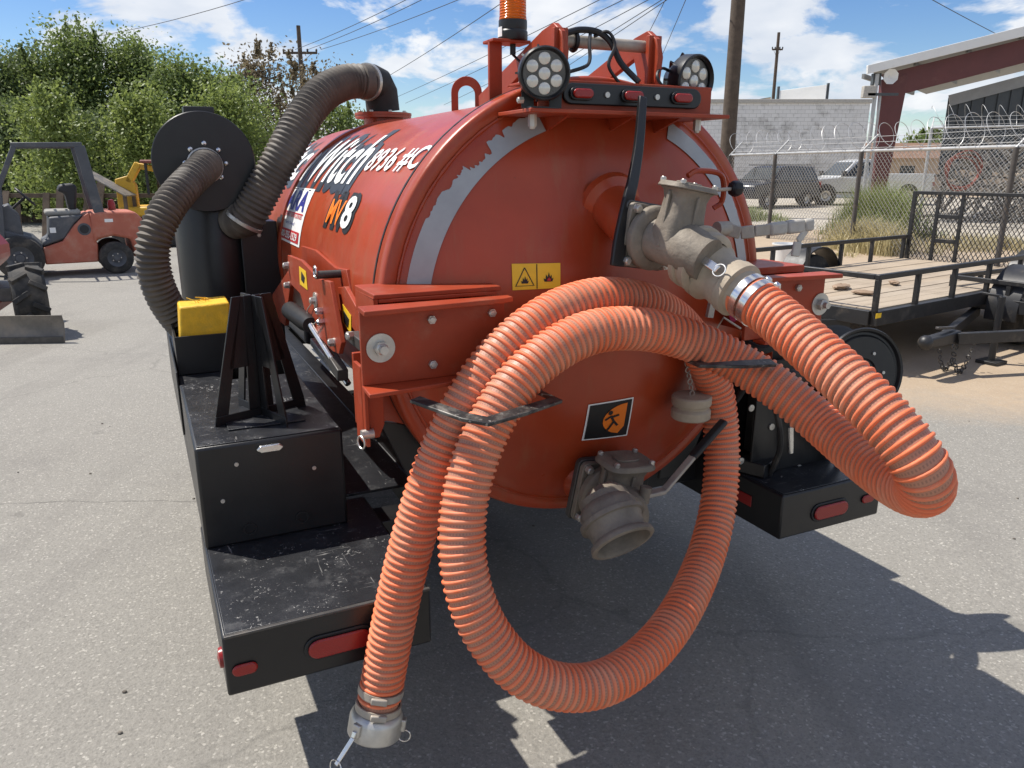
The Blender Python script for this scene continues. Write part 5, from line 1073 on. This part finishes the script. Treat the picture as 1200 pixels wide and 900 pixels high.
MB().prism([(-.5, 0, 1.62), (.42, 0, 1.10), (.42, 0, 1.07), (-.5, 0, 1.59)], (0, .5, 0)).build('sheet_roof', 'blade_grey', TP, .004)
for x_, z_ in ((-.45, 1.58), (.38, 1.1)):
    for y_ in (.05, .45): MB().bar((x_, y_, 0), (x_, y_, z_), .06, .06).build('post', 'old_board', TP)
# board fence closing the yard at the back
bf0 = np.array([-19., 24.6, 0])
BF = thing('board_fence', 'dark weathered vertical board fence below the trees', 'fence', tuple(bf0))
rr = random.Random(8); pk = None
for k in range(110):
    h_ = 1.25+rr.uniform(-.05, .06); o = MB().box((k*.165, 0, 0), (k*.165+.15, .025, h_)).build('board', 'old_board', BF) if k < 4 else None
    if k < 4: pk = (pk or [])+[o]
    else:
        o = pk[k % 4].copy(); COL.objects.link(o); o.parent = BF; o.location = ((k-k % 4)*.165, rr.uniform(-.008, .008), rr.uniform(-.04, .04)-.04)
for z_ in (.3, .95): MB().box((0, .03, z_), (18.2, .08, z_+.09)).build('fence_rail', 'old_board', BF)

# ============================================================ utility trailers on the dirt
def util_trailer(nm, label, loc, rz, L, Wd, zd, zr, posts, gate=True, fx_=2.2, planks=13, tongue=1.2, near_fender=True):
    T_ = thing(nm, label, 'trailer', loc, rz, 'flatbed utility trailers')
    def a(mb, n_, mat='trailer_black', bevel=.003, par=None): return mb.build(n_, mat, par or T_, bevel)
    for y in (0, Wd): a(MB().box((0, y-.03, zd-.12), (L, y+.03, zd)), 'side_frame')
    for x in (0, L): a(MB().box((x-.03, .031, zd-.12), (x+.03, Wd-.031, zd)), 'end_frame')
    for k in range(1, 7): a(MB().box((L*k/7-.025, .031, zd-.10), (L*k/7+.025, Wd-.031, zd-.03)), 'cross_member')
    pw = (Wd-.07)/planks; proto = None
    for k in range(planks):
        if proto is None: proto = a(MB().box((.035, .037, zd-.028), (L-.035, .037+pw-.007, zd+.010)), 'plank', 'deck_wood', .003)
        else:
            o = proto.copy(); COL.objects.link(o); o.parent = T_; o.location = (0, pw*k, random.uniform(-.004, .004))
    if zr:
        for y in (0, Wd): a(MB().box((-.022, y-.022, zr-.022), (L+.022, y+.022, zr+.022)), 'top_rail', bevel=.006)
        a(MB().box((-.022, .023, zr-.022), (.022, Wd-.023, zr+.022)), 'top_rail', bevel=.006)
        for x in posts:
            for y in (0, Wd): a(MB().box((x-.02, y-.02, zd), (x+.02, y+.02, zr-.022)), 'rail_post')
        for f in (.34, .67): a(MB().box((-.018, Wd*f-.02, zd), (.018, Wd*f+.02, zr-.022)), 'rail_post')
    for y, s in ((-.20, -1), (Wd+.20, 1)):
        if s < 0 and not near_fender: continue
        w_ = wheel(T_, (fx_, y, .33), .33, .2, (0, s, 0), rim='galv')
        arc_ = [(fx_+.43*math.cos(rad(t_)), .33+.43*math.sin(rad(t_))) for t_ in range(-8, 189, 14)]; arc_i = [(fx_+.41*math.cos(rad(t_)), .33+.41*math.sin(rad(t_))) for t_ in range(188, -9, -14)]
        a(MB().prism([(p_[0], y-s*.15, p_[1]) for p_ in arc_+arc_i], (0, s*.28, 0)), 'fender', 'trailer_black', .004)
    a(MB().bar((fx_, -.2, .33), (fx_, Wd+.2, .33), .06, .06), 'axle')
    c_ = Wd/2
    if tongue:
        for s in (-1, 1): a(MB().bar((.1, c_+s*Wd*.36, zd-.16), (-tongue+.1, c_+s*.05, zd-.16), .06, .09), 'tongue_beam')
        a(MB().prism([(-tongue-.28, c_-.05, zd-.13), (-tongue+.16, c_-.05, zd-.10), (-tongue+.16, c_-.05, zd-.20), (-tongue-.10, c_-.05, zd-.21), (-tongue-.28, c_-.05, zd-.20)], (0, .10, 0)).ball((-tongue-.25, c_, zd-.165), .06, 14, 8), 'coupler', 'trailer_black', .012)
        a(MB().bar((-tongue+.12, c_, zd-.08), (-tongue-.12, c_, zd-.06), .03, .02), 'coupler_latch', 'steel_dark')
        a(MB().cyl((-tongue*.45, c_+.0, .03), (-tongue*.45, c_, zd+.12), .028, n=14).box((-tongue*.45-.09, c_-.09, .0), (-tongue*.45+.09, c_+.09, .03)).bar((-tongue*.45, c_, zd+.12), (-tongue*.45-.02, c_+.16, zd+.13), .02, .02), 'jack')
        mb = MB()
        for s in (-1, 1):
            for k in range(14):
                t_ = k/13; q_ = np.array([-tongue+.05+.28*t_*0+.30*t_, c_+s*.06, zd-.22-.26*4*t_*(1-t_)*.9])
                mb.torus(q_, (1, 0, .3) if k % 2 else (0, 1, 0), .018, .0055, 10, 5)
        a(mb, 'safety_chain', 'steel_dark', 0)
    if gate:
        zt_ = zd+.85
        G_ = a(MB().box((L+.04, .0, zd-.05), (L+.08, .045, zt_)).box((L+.04, Wd-.045, zd-.05), (L+.08, Wd, zt_)).box((L+.04, .046, zt_-.04), (L+.08, Wd-.046, zt_)).box((L+.04, .046, zd-.05), (L+.08, Wd-.046, zd-.01)), 'ramp_gate')
        for f in (.68, .83): a(MB().box((L+.045, Wd*f-.02, zd-.009), (L+.075, Wd*f+.02, zt_-.041)), 'gate_bar', par=G_)
        for z_ in (zd+.25, zd+.55): a(MB().box((L+.047, Wd*.68+.021, z_-.025), (L+.073, Wd*.83-.021, z_+.025)), 'gate_rung', par=G_)
        mb = MB(); st = .055
        for s in (-1, 1):
            k = -int((zt_-zd)/st)-2
            while k*st < Wd+1.2:
                y0_ = k*st
                # diagonal from (y0, zd) direction (s, 1)
                p0_, p1_ = (y0_, zd-.03), (y0_+(zt_-zd)*.62, zt_-.02)
                if s < 0: p0_, p1_ = (Wd-p0_[0], p0_[1]), (Wd-p1_[0], p1_[1])
                def clip(p_, q_):
                    ts = [0., 1.]; d_ = q_[0]-p_[0]
                    t0_, t1_ = 0., 1.
                    if abs(d_) > 1e-9:
                        ta, tb2 = sorted(((.02-p_[0])/d_, (Wd-.02-p_[0])/d_)); t0_, t1_ = max(t0_, ta), min(t1_, tb2)
                    return (t0_, t1_)
                t0_, t1_ = clip(p0_, p1_)
                if t1_ > t0_: mb.bar(*[(L+.06, p0_[0]+(p1_[0]-p0_[0])*t_, p0_[1]+(p1_[1]-p0_[1])*t_) for t_ in (t0_, t1_)], .006, .009, (1, 0, 0))
                k += 1
        me_ = a(mb, 'expanded_mesh', 'trailer_black', 0, G_); me_['kind'] = 'stuff'
    return T_
C_ = gp(1030, 325, .80)
TA = util_trailer('utility_trailer', 'black utility trailer with timber deck, rails and upright mesh ramp gate', (C_[0], C_[1], 0), rad(35), 3.95, 1.95, .52, .80, (0.0, .62, 1.25, 1.9, 2.55, 3.2, 3.93), True, 2.25)
o = MB().prism([(-.03, -.036, .47), (-.03+.075, -.036, .47), (.045, -.036, .51), (-.03, -.036, .51)], (0, .004, 0)).build('reflector', 'sticker_yellow', TA)
q = gp(1112, 356, .35)
TB = util_trailer('utility_trailer', 'black trailer without ramp, its coupler and jack standing in the dirt', (q[0], q[1], 0), rad(31), 3.4, 1.62, .47, .62, (0., .5, 1.1, 1.7, 2.3, 2.9, 3.38), False, 2.0, 11, 1.45)
# trailer B lies to the right of its left corner: shift by its width
nB = np.array([-math.sin(rad(31)), math.cos(rad(31))]); TB.location.x -= nB[0]*1.62; TB.location.y -= nB[1]*1.62
# brown sacking on the deck
for (px_, py_, s_, lab) in ((1012, 345, .07, 'small crumpled brown rag near the trailer corner'), (985, 338, .09, 'long brown strap of cloth lying on the timber deck'), (1048, 333, .06, 'crumpled leather glove on the timber deck')):
    c = gp(px_, py_, .535); rng = np.random.default_rng(int(px_)); mb = MB().ball((0, 0, 0), s_, 14, 9, (1.5, .8, .28)); mb.v = [tuple(np.array(v_)*(1+rng.uniform(-.22, .22))) for v_ in mb.v]
    o = mb.build('rag', 'cloth_brown'); o.location = (c[0], c[1], .535+.02); o.rotation_euler = (0, 0, rng.uniform(0, 3)); tag(o, lab, 'rag', 'rags on the trailer deck')
# white tub behind the far fender
c = gp(912, 305, .0); o = MB().lathe((0, 0, 0), (0, 0, 1), [(.001, 0), (.22, 0), (.26, .28), (.28, .29), (.28, .31), (.25, .31), (.21, .03), (.001, .03)], 28).build('plastic_tub', 'car_white'); o.location = (c[0]+.15, c[1], 0); tag(o, 'white plastic tub on the dirt behind the flatbed trailer', 'tub')

# ============================================================ chain-link fence
FA, FBp = np.array([8.75, 9.9]), np.array([5.75, 21.0]); FH = 1.96
def chainlink(nm, label, A_, B_, h_, coil_z, coil_r, posts, post_mat='post_dark', step=.062, wire_r=.0032, barbs=True, arm=True):
    d = np.array([B_[0]-A_[0], B_[1]-A_[1]]); Ln = np.linalg.norm(d); ang = math.atan2(d[1], d[0])
    T_ = thing(nm, label, 'fence', (A_[0], A_[1], 0), ang, 'chain-link fences')
    mb = MB(); n = int((Ln+h_)/(step*1.414))
    for s in (0, 1):
        for k in range(-int(h_/(step*1.414))-1, n+1):
            x0 = k*step*1.414; x1 = x0+h_
            if s: x0, x1 = x1, x0
            p_, q_ = np.array([x0, 0, .04]), np.array([x1, 0, h_])
            t0, t1 = 0., 1.; dx = q_[0]-p_[0]; ta, tb2 = sorted(((0-p_[0])/dx, (Ln-p_[0])/dx)); t0, t1 = max(0, ta), min(1, tb2)
            if t1 > t0: mb.tube([p_+(q_-p_)*t0+[0, .004*s, 0], p_+(q_-p_)*t1+[0, .004*s, 0]], wire_r, 3, False)
    o = mb.build('chain_link_mesh', 'fence_galv', T_, recalc=False, smooth=0); o['kind'] = 'stuff'
    MB().cyl((0, 0, h_+.02), (Ln, 0, h_+.02), .03, n=10).build('top_rail', 'fence_galv', T_)
    for f in posts:
        MB().cyl((f*Ln, .05, -.1), (f*Ln, .05, h_+.0), .045, n=12).build('post', post_mat, T_)
        if arm: MB().bar((f*Ln, .05, h_), (f*Ln, -.30, h_+.34), .03, .035).build('barb_arm', 'fence_galv', T_)
    for k in range(3): MB().tube([(0, -.05-.11*k, h_+.10+.11*k), (Ln*.5, -.05-.11*k, h_+.08+.11*k), (Ln, -.05-.11*k, h_+.10+.11*k)], .004, 4).build('barbed_wire', 'fence_galv', T_)
    if coil_r:
        turns = Ln/.42; N_ = int(turns*22); rng = np.random.default_rng(5); pts = []
        for k in range(N_+1):
            t_ = k/N_; a = 2*math.pi*turns*t_; r_ = coil_r*(1+.12*math.sin(a*.13)); pts.append((Ln*t_+.12*math.sin(a), -.12+r_*math.cos(a), coil_z+r_*math.sin(a)))
        MB().tube(pts, .0058, 4).build('razor_coil', 'fence_galv', T_)
    return T_
chainlink('chain_link_fence', 'chain-link fence with barbed wire and razor coil behind the flatbed trailers', FA, FBp, FH, FH+.30, .27, (.02, .25, .56, .82, 1.0), step=.075, wire_r=.0042)
chainlink('chain_link_fence', 'taller chain-link fence with galvanised posts in front of the shed', (21.5, 17.5), (12.2, 23.5), 2.75, 3.05, .32, (.0, .35, .68, 1.0), 'fence_galv', .075, .0038)

# ============================================================ cars past the fence
def car(nm, label, loc, rz, paint, lower, green, wheels, Wd, wins, extra=None, r=.36, cat='car'):
    """side profiles in x-z, front towards -x; wins: polygons of side glass"""
    T_ = thing(nm, label, cat, loc, rz); h = Wd/2
    MB().prism([(x, -h, z) for x, z in lower], (0, Wd, 0)).build('body', paint, T_, .06)
    n = len(green); k_ = h*.80; zb = min(z for _, z in green); zt_ = max(z for _, z in green); vs_ = []
    for s in (-1, 1):
        for x, z in green: vs_.append((x, s*(h*.97-(h*.97-k_)*(z-zb)/(zt_-zb)), z))
    MB().add(vs_, [tuple(range(n)), tuple(range(2*n-1, n-1, -1))]+[(i, (i+1) % n, n+(i+1) % n, n+i) for i in range(n)]).build('cabin', paint, T_, .04)
    for w_ in wins:
        for s in (-1, 1):
            P_ = [(x, s*(h*.97-(h*.97-k_)*(z-zb)/(zt_-zb)+.004), z) for x, z in w_]
            MB().prism(P_, (0, s*.006, 0)).build('side_window', 'glass_dark', T_)
    (ax_, az_), (bx_, bz_) = green[0], green[1]; k0, k1 = .12, .92; lx = bx_-ax_; lz = bz_-az_; nx_, nz_ = -lz, lx; nl_ = math.hypot(nx_, nz_); nx_, nz_ = nx_/nl_*.012, nz_/nl_*.012
    wq = lambda k, s: (ax_+lx*k+nx_, s*(h*.97-(h*.97-k_)*(lz*k)/(zt_-zb))*.9, az_+lz*k+nz_)
    MB().prism([wq(k0, -1), wq(k0, 1), wq(k1, 1), wq(k1, -1)], (nx_*.5, 0, nz_*.5)).build('windscreen', 'glass_dark', T_)
    for i, x in enumerate(wheels):
        for s in (-1, 1):
            MB().cyl((x, s*(h-.06), r), (x, s*(h+.006), r), r*1.22, n=28).build('wheel_arch', 'plastic_grey', T_)
            wheel(T_, (x, s*(h-.06), r), r, .24, (0, s, 0), rim='galv')
    if extra: extra(T_, h)
    return T_
q = PY(925, 243, 34)
def suv_x(T_, h):
    for s in (-1, 1): MB().box((2.28, s*(h-.04)-.07, .82), (2.36, s*(h-.04)+.05, 1.08)).build('tail_light', 'lens_red', T_, .01)
    MB().box((2.28, -h*.95, .38), (2.46, h*.95, .66)).build('rear_bumper', 'plastic_grey', T_, .04)
    for s in (-1, 1): MB().bar((-.7, s*h*.72, 1.78), (1.9, s*h*.72, 1.78), .04, .04).build('roof_rail', 'plastic_grey', T_)
    MB().prism([(2.27, -h*.7, 1.14), (2.27, h*.7, 1.14), (2.10, h*.66, 1.64), (2.10, -h*.66, 1.64)], (.02, 0, .006)).build('rear_window', 'glass_dark', T_)
    for s in (-1, 1): MB().box((-.98, s*(h+.05)-.08, 1.06), (-.84, s*(h+.05)+.08, 1.2)).build('mirror', 'plastic_grey', T_, .02)
    MB().box((-2.2, -h-.006, .50), (2.2, -h+.01, .58)).build('side_moulding', 'plastic_grey', T_, .004)
car('parked_suv', 'dark navy off-road car parked past the fence', (q[0]-.75, 34.5, 0), rad(36), 'car_dark',
    [(-2.25, .42), (-2.3, .75), (-2.2, .98), (-1.1, 1.10), (2.25, 1.12), (2.33, .8), (2.3, .42)], [(-1.05, 1.1), (-.25, 1.70), (.3, 1.75), (2.0, 1.72), (2.25, 1.1)], (-1.4, 1.35), 1.84,
    [[(-.85, 1.14), (-.2, 1.62), (.12, 1.65), (.12, 1.14)], [(.2, 1.14), (.2, 1.65), (1.05, 1.65), (1.05, 1.14)], [(1.13, 1.14), (1.13, 1.65), (1.85, 1.62), (2.05, 1.14)]], suv_x)
q = PY(1030, 240, 37)
def pick_x(T_, h):
    MB().box((.75, -h*.88, 1.02), (2.85, h*.88, 1.26)).build('bed_load_floor', 'plastic_grey', T_)
    for s in (-1, 1): MB().box((.72, s*h-.03, .95), (2.95, s*h+.03, 1.30)).build('bed_side', 'car_silver', T_, .02)
    MB().box((2.90, -h*.96, .75), (2.96, h*.96, 1.30)).build('tailgate', 'car_silver', T_, .02); MB().box((2.92, -h, .42), (3.08, h, .62)).build('rear_bumper', 'galv', T_, .03)
    for s in (-1, 1): MB().box((2.93, s*h*.93-.08, .8), (2.98, s*h*.93+.08, 1.2)).build('tail_light', 'lens_red', T_, .01)
    for s in (-1, 1): MB().box((-1.15, s*(h+.08)-.1, 1.2), (-1.0, s*(h+.08)+.1, 1.42)).build('mirror', 'plastic_grey', T_, .02)
    MB().box((-2.6, -h-.006, .50), (2.6, -h+.01, .57)).build('side_moulding', 'plastic_grey', T_, .004)
car('pickup_truck', 'silver extended-cab pickup truck behind the dark off-road car', (q[0]-1.15, 37.2, 0), rad(4), 'car_silver',
    [(-2.75, .45), (-2.8, .85), (-2.65, 1.08), (-1.2, 1.18), (.75, 1.2), (2.9, 1.0), (2.92, .45)], [(-1.2, 1.15), (-.5, 1.82), (-.1, 1.90), (.62, 1.88), (.78, 1.15)], (-1.75, 1.85), 1.95,
    [[(-.98, 1.2), (-.42, 1.74), (-.02, 1.78), (-.02, 1.2)], [(.08, 1.2), (.08, 1.78), (.52, 1.76), (.62, 1.2)]], pick_x, .40, 'pickup').scale = (1.08, 1.08, 1.08)

# ============================================================ block building with roof panel
Yw = 46.; a_, b_ = PY(770, 121, Yw), PY(1019, 129, Yw)
BW = thing('block_building', 'long whitewashed concrete block building with a flat parapet', 'building', (a_[0], Yw, 0))
hW = a_[2]; lW = b_[0]-a_[0]
MB().box((0, 0, 0), (lW, 9, hW)).build('wall', 'block_wall', BW); MB().box((-.1, -.08, hW), (lW+.1, 9, hW+.22)).build('coping', 'tape_grey', BW, .02)
p0_, p1_ = PY(928, 124, Yw), PY(973, 98, Yw)
xa_, xb_ = p0_[0]-a_[0], p1_[0]-a_[0]; dz_ = (xb_-xa_)*.9
MB().hexa([(xa_, .5+dz_, hW+.221), (xb_, .5, hW+.221), (xb_+.1, .6, hW+.221), (xa_+.1, .6+dz_, hW+.221), (xa_, .5+dz_, p1_[2]-.15), (xb_, .5, p1_[2]), (xb_+.1, .6, p1_[2]), (xa_+.1, .6+dz_, p1_[2]-.15)][:]).build('roof_panel', 'shed_white', BW, .01)
for x_, y_ in ((xa_-.05, .5+dz_), (xb_+.12, .5)): MB().box((x_-.05, y_, hW+.221), (x_+.05, y_+.2, p1_[2]+.08)).build('panel_post', 'siding_dark', BW)
p0_, p1_ = PY(880, 121, Yw), PY(917, 110, Yw); MB().prism([(p0_[0]-a_[0], 2, hW+.221), (p1_[0]-a_[0], 2, hW+.221), (p1_[0]-a_[0], 2, p1_[2]), (p0_[0]-a_[0]+.2, 2, p1_[2]-.35)], (0, 3, 0)).build('roof_box', 'tan_wall', BW)
# low tan house far behind the shed
q = PY(1085, 200, 55); HO = thing('low_house', 'low tan house with a brown roof seen between the shed posts', 'house', (q[0], 55, 0))
MB().box((-3, 0, 0), (6, 6, 2.3)).build('wall', 'tan_wall', HO); MB().prism([(-3.4, -.4, 2.3), (-3.4, 6.4, 2.3), (-3.4, 3, 3.4)], (9.8, 0, 0)).build('roof', 'roof_brown', HO)
for x_ in (-1.8, 1., 3.6): MB().box((x_, -.03, .9), (x_+1., .0, 1.8)).build('window', 'glass_dark', HO)

# ============================================================ open shed
Ys = 26.; SO = PY(1036, 197, Ys)
SD = thing('open_shed', 'open steel shed with dark red tapered frame and white roof edge', 'shed', (SO[0], Ys, 0))
def L_(x, y, Y=Ys): q_ = PY(x, y, Y); return (q_[0]-SO[0], Y-Ys, q_[2])
for dy in (0,):
    e = lambda x, y: (L_(x, y)[0], dy, L_(x, y)[2])
    MB().prism([e(1023, 236), e(1036, 236), e(1038, 215), e(1060, 108), e(1062, 88), e(1040, 88), e(1030, 105), e(1024, 200)][::-1] if 0 else [(e(1024, 236)[0], dy, 0), (e(1037, 236)[0], dy, 0), e(1040, 215), e(1061, 110), e(1064, 86), e(1034, 93), e(1026, 190)], (0, .22, 0)).build('column', 'shed_red', SD, .01)
    r0, r1 = L_(1061, 110), L_(1230, 66); r2, r3 = L_(1230, 38), L_(1035, 87)
    MB().prism([(r0[0]-.06, dy+.01, r0[2]), (r1[0], dy+.01, r1[2]), (r2[0], dy+.01, r2[2]), (r3[0], dy+.01, r3[2])], (0, .2, 0)).build('rafter', 'shed_red', SD, .01)
f0, f1, f2_, f3 = L_(1008, 89), L_(1240, 33), L_(1240, 21), L_(1008, 79)
MB().prism([(f0[0], -.55, f0[2]), (f1[0], -.55, f1[2]), (f2_[0], -.55, f2_[2]), (f3[0], -.55, f3[2])], (0, .12, 0)).build('fascia', 'shed_white', SD, .01)
MB().prism([(f0[0], -.43, f0[2]+.12), (f1[0], -.43, f1[2]+.12), (f1[0], -.43, f1[2]+.2), (f0[0], -.43, f0[2]+.2)], (6, 8, 0)).build('roof_sheet', 'roof_under', SD)
for k in range(5): MB().bar((f0[0]+.2+k*1.6, .25, f0[2]+.02+k*.385), (f0[0]+.2+k*1.6+4.5, 6.0, f0[2]+.02+k*.385), .08, .14).build('purlin', 'roof_under', SD)
s0_ = L_(1111, 120, Ys+1.2)
for k in range(16):
    x_ = s0_[0]+k*.42; zt_ = s0_[2]+.15+k*.105
    MB().prism([(x_, 1.2, 1.6), (x_+.36, 1.2, 1.6), (x_+.36, 1.2, zt_+.08), (x_, 1.2, zt_)], (0, .03, 0)).build('siding_panel', 'siding_dark', SD)
    MB().prism([(x_+.36, 1.16, 1.6), (x_+.42, 1.16, 1.6), (x_+.42, 1.16, zt_+.1), (x_+.36, 1.16, zt_+.08)], (0, .08, 0)).build('siding_rib', 'siding_dark', SD)
tr_ = [L_(1112, 118, Ys+1.15), L_(1240, 84, Ys+1.15)]; MB().bar((tr_[0][0], 1.12, tr_[0][2]), (tr_[1][0], 1.12, tr_[1][2]), .06, .35).build('siding_trim', 'roof_under', SD)
c_ = L_(1017, 115); 
MB().cyl((c_[0]+.06, -.35, 0), (c_[0]+.06, -.35, L_(1019, 88)[2]), .06, n=10).build('conduit', 'fence_galv', SD); MB().cyl((c_[0]+.24, -.33, 0), (c_[0]+.24, -.33, L_(1024, 110)[2]), .04, n=10).build('conduit', 'fence_galv', SD)
MB().box((c_[0]-.35, -.45, L_(1014, 116)[2]), (c_[0]+.05, -.25, L_(1014, 102)[2])).build('meter_box', 'tape_grey', SD, .02)
MB().bar((c_[0]-.2, -.42, L_(1014, 112)[2]), (c_[0]+.75, -.42, L_(1014, 112)[2]), .06, .08).build('bracket', 'siding_dark', SD)
hq = L_(1037, 91); MB().lathe((hq[0], -.3, hq[2]), (.0, -1, -.1), [(.06, -.3), (.08, -.1), (.2, .02), (.235, .08), (.235, .12), (.19, .10), (.05, .0), (.001, .02)], 8, up=(.38, 0, .92)).build('horn_speaker', 'shed_white', SD)
MB().box((hq[0]-.5, -.32, hq[2]-.25), (hq[0]-.25, -.12, hq[2]+.1)).build('flood_lamp', 'siding_dark', SD, .02)
# junk pile under the shed: boards and branches one by one too fine to tell apart
rng = np.random.default_rng(31); mb = MB()
for k in range(420):
    a = np.array([rng.uniform(.9, 8.5), rng.uniform(-1.5, 1.0), rng.uniform(.0, 1.9)]); d = rng.normal(size=3)*[.8, .5, .9]; d *= rng.uniform(.5, 1.8)/np.linalg.norm(d)
    b = a+d; b[2] = max(.02, min(2.6, b[2])); mb.bar(a, b, rng.uniform(.02, .12), rng.uniform(.015, .05), (.1, 1, .2))
o = mb.build('scrap_pile', 'debris', smooth=0); o.location = (SO[0]+1.0, Ys-.5, 0); tag(o, 'tangled pile of grey boards and branches under the shed', 'scrap', kind='stuff')
mb = MB()
for k in range(3): mb.tube([((.62-.05*k+.05*math.sin(3*a_+k))*math.cos(a_), .03*k, (.66-.06*k+.06*math.sin(2*a_+k))*math.sin(a_)-.03*k) for a_ in [2*math.pi*i/48 for i in range(49)]], .022, 6)
mb.v = [(x*.8, y, z*.8) for x, y, z in mb.v]; q = PY(1124, 200, 22.3); o = mb.build('hose_coil', 'rust'); o.location = (q[0], 22.3-.2, q[2]); tag(o, 'faded red hose coil hung on the tall fence', 'hose')

# ============================================================ weeds along the fence
def blades(nm, mat, cx_, cy_, n, sx_, sy_, h0, h1, seed, label):
    rng = np.random.default_rng(seed); cl = rng.normal(size=(40, 2))*[sx_, sy_]; ci = rng.integers(0, 40, n)
    b = np.c_[cl[ci]+rng.normal(size=(n, 2))*.16, np.zeros(n)]; h = rng.uniform(h0, h1, n)*np.exp(-.25*(b[:, 0]/sx_)**2); d = rng.normal(size=(n, 2)); d /= np.linalg.norm(d, axis=1)[:, None]
    ln = rng.uniform(.15, .75, n)*h; w_ = np.c_[-d[:, 1], d[:, 0], np.zeros(n)]*rng.uniform(.005, .012, n)[:, None]
    m1 = b+np.c_[d*(ln*.3)[:, None], h*.62]; t_ = b+np.c_[d*ln[:, None], h*rng.uniform(.75, 1.0, n)]
    V = np.stack([b-w_, b+w_, m1+w_*.8, m1-w_*.8, t_], 1).reshape(-1, 3); i = np.arange(n)*5
    F_ = np.concatenate([np.stack([i, i+1, i+2, i+3], 1)]).tolist()+np.stack([i+3, i+2, i+4], 1).tolist()
    me = bpy.data.meshes.new(nm); me.from_pydata(V.tolist(), [], F_); me.materials.append(MAT[mat]); o = bpy.data.objects.new(nm, me); COL.objects.link(o); o.location = (cx_, cy_, 0)
    return tag(o, label, 'grass', kind='stuff')
q = gp(1015, 292); blades('weeds', 'grass_dry', q[0], q[1], 4200, .42, .7, .25, .80, 1, 'clump of tall dry yellow grass behind the flatbed trailer')
q = gp(1030, 280); blades('weeds', 'grass_blade', q[0]+.15, q[1]+.5, 4600, .42, .6, .55, 1.6, 2, 'tall green weeds growing up the chain-link fence')
q = gp(1160, 292); blades('weeds', 'grass_dry', q[0], q[1]+.4, 2500, 1.0, .5, .1, .35, 3, 'low dry grass along the foot of the fence')
q = gp(880, 258); blades('weeds', 'grass_blade', q[0], q[1], 1200, .5, .6, .2, .6, 4, 'small tuft of weeds at the far fence post')
# loose stones on the paving
rng = np.random.default_rng(77); mb = MB()
for k in range(70):
    x_, y_ = rng.uniform(-3.2, 3.2), rng.uniform(1.2, 9); r_ = rng.uniform(.003, .007); mb.ball((x_, y_, r_*.5), r_, 6, 4, (1.3, 1, .6))
o = mb.build('pebbles', 'debris', smooth=0); tag(o, 'scattered small grey pebbles on the paving', 'stones', kind='stuff')
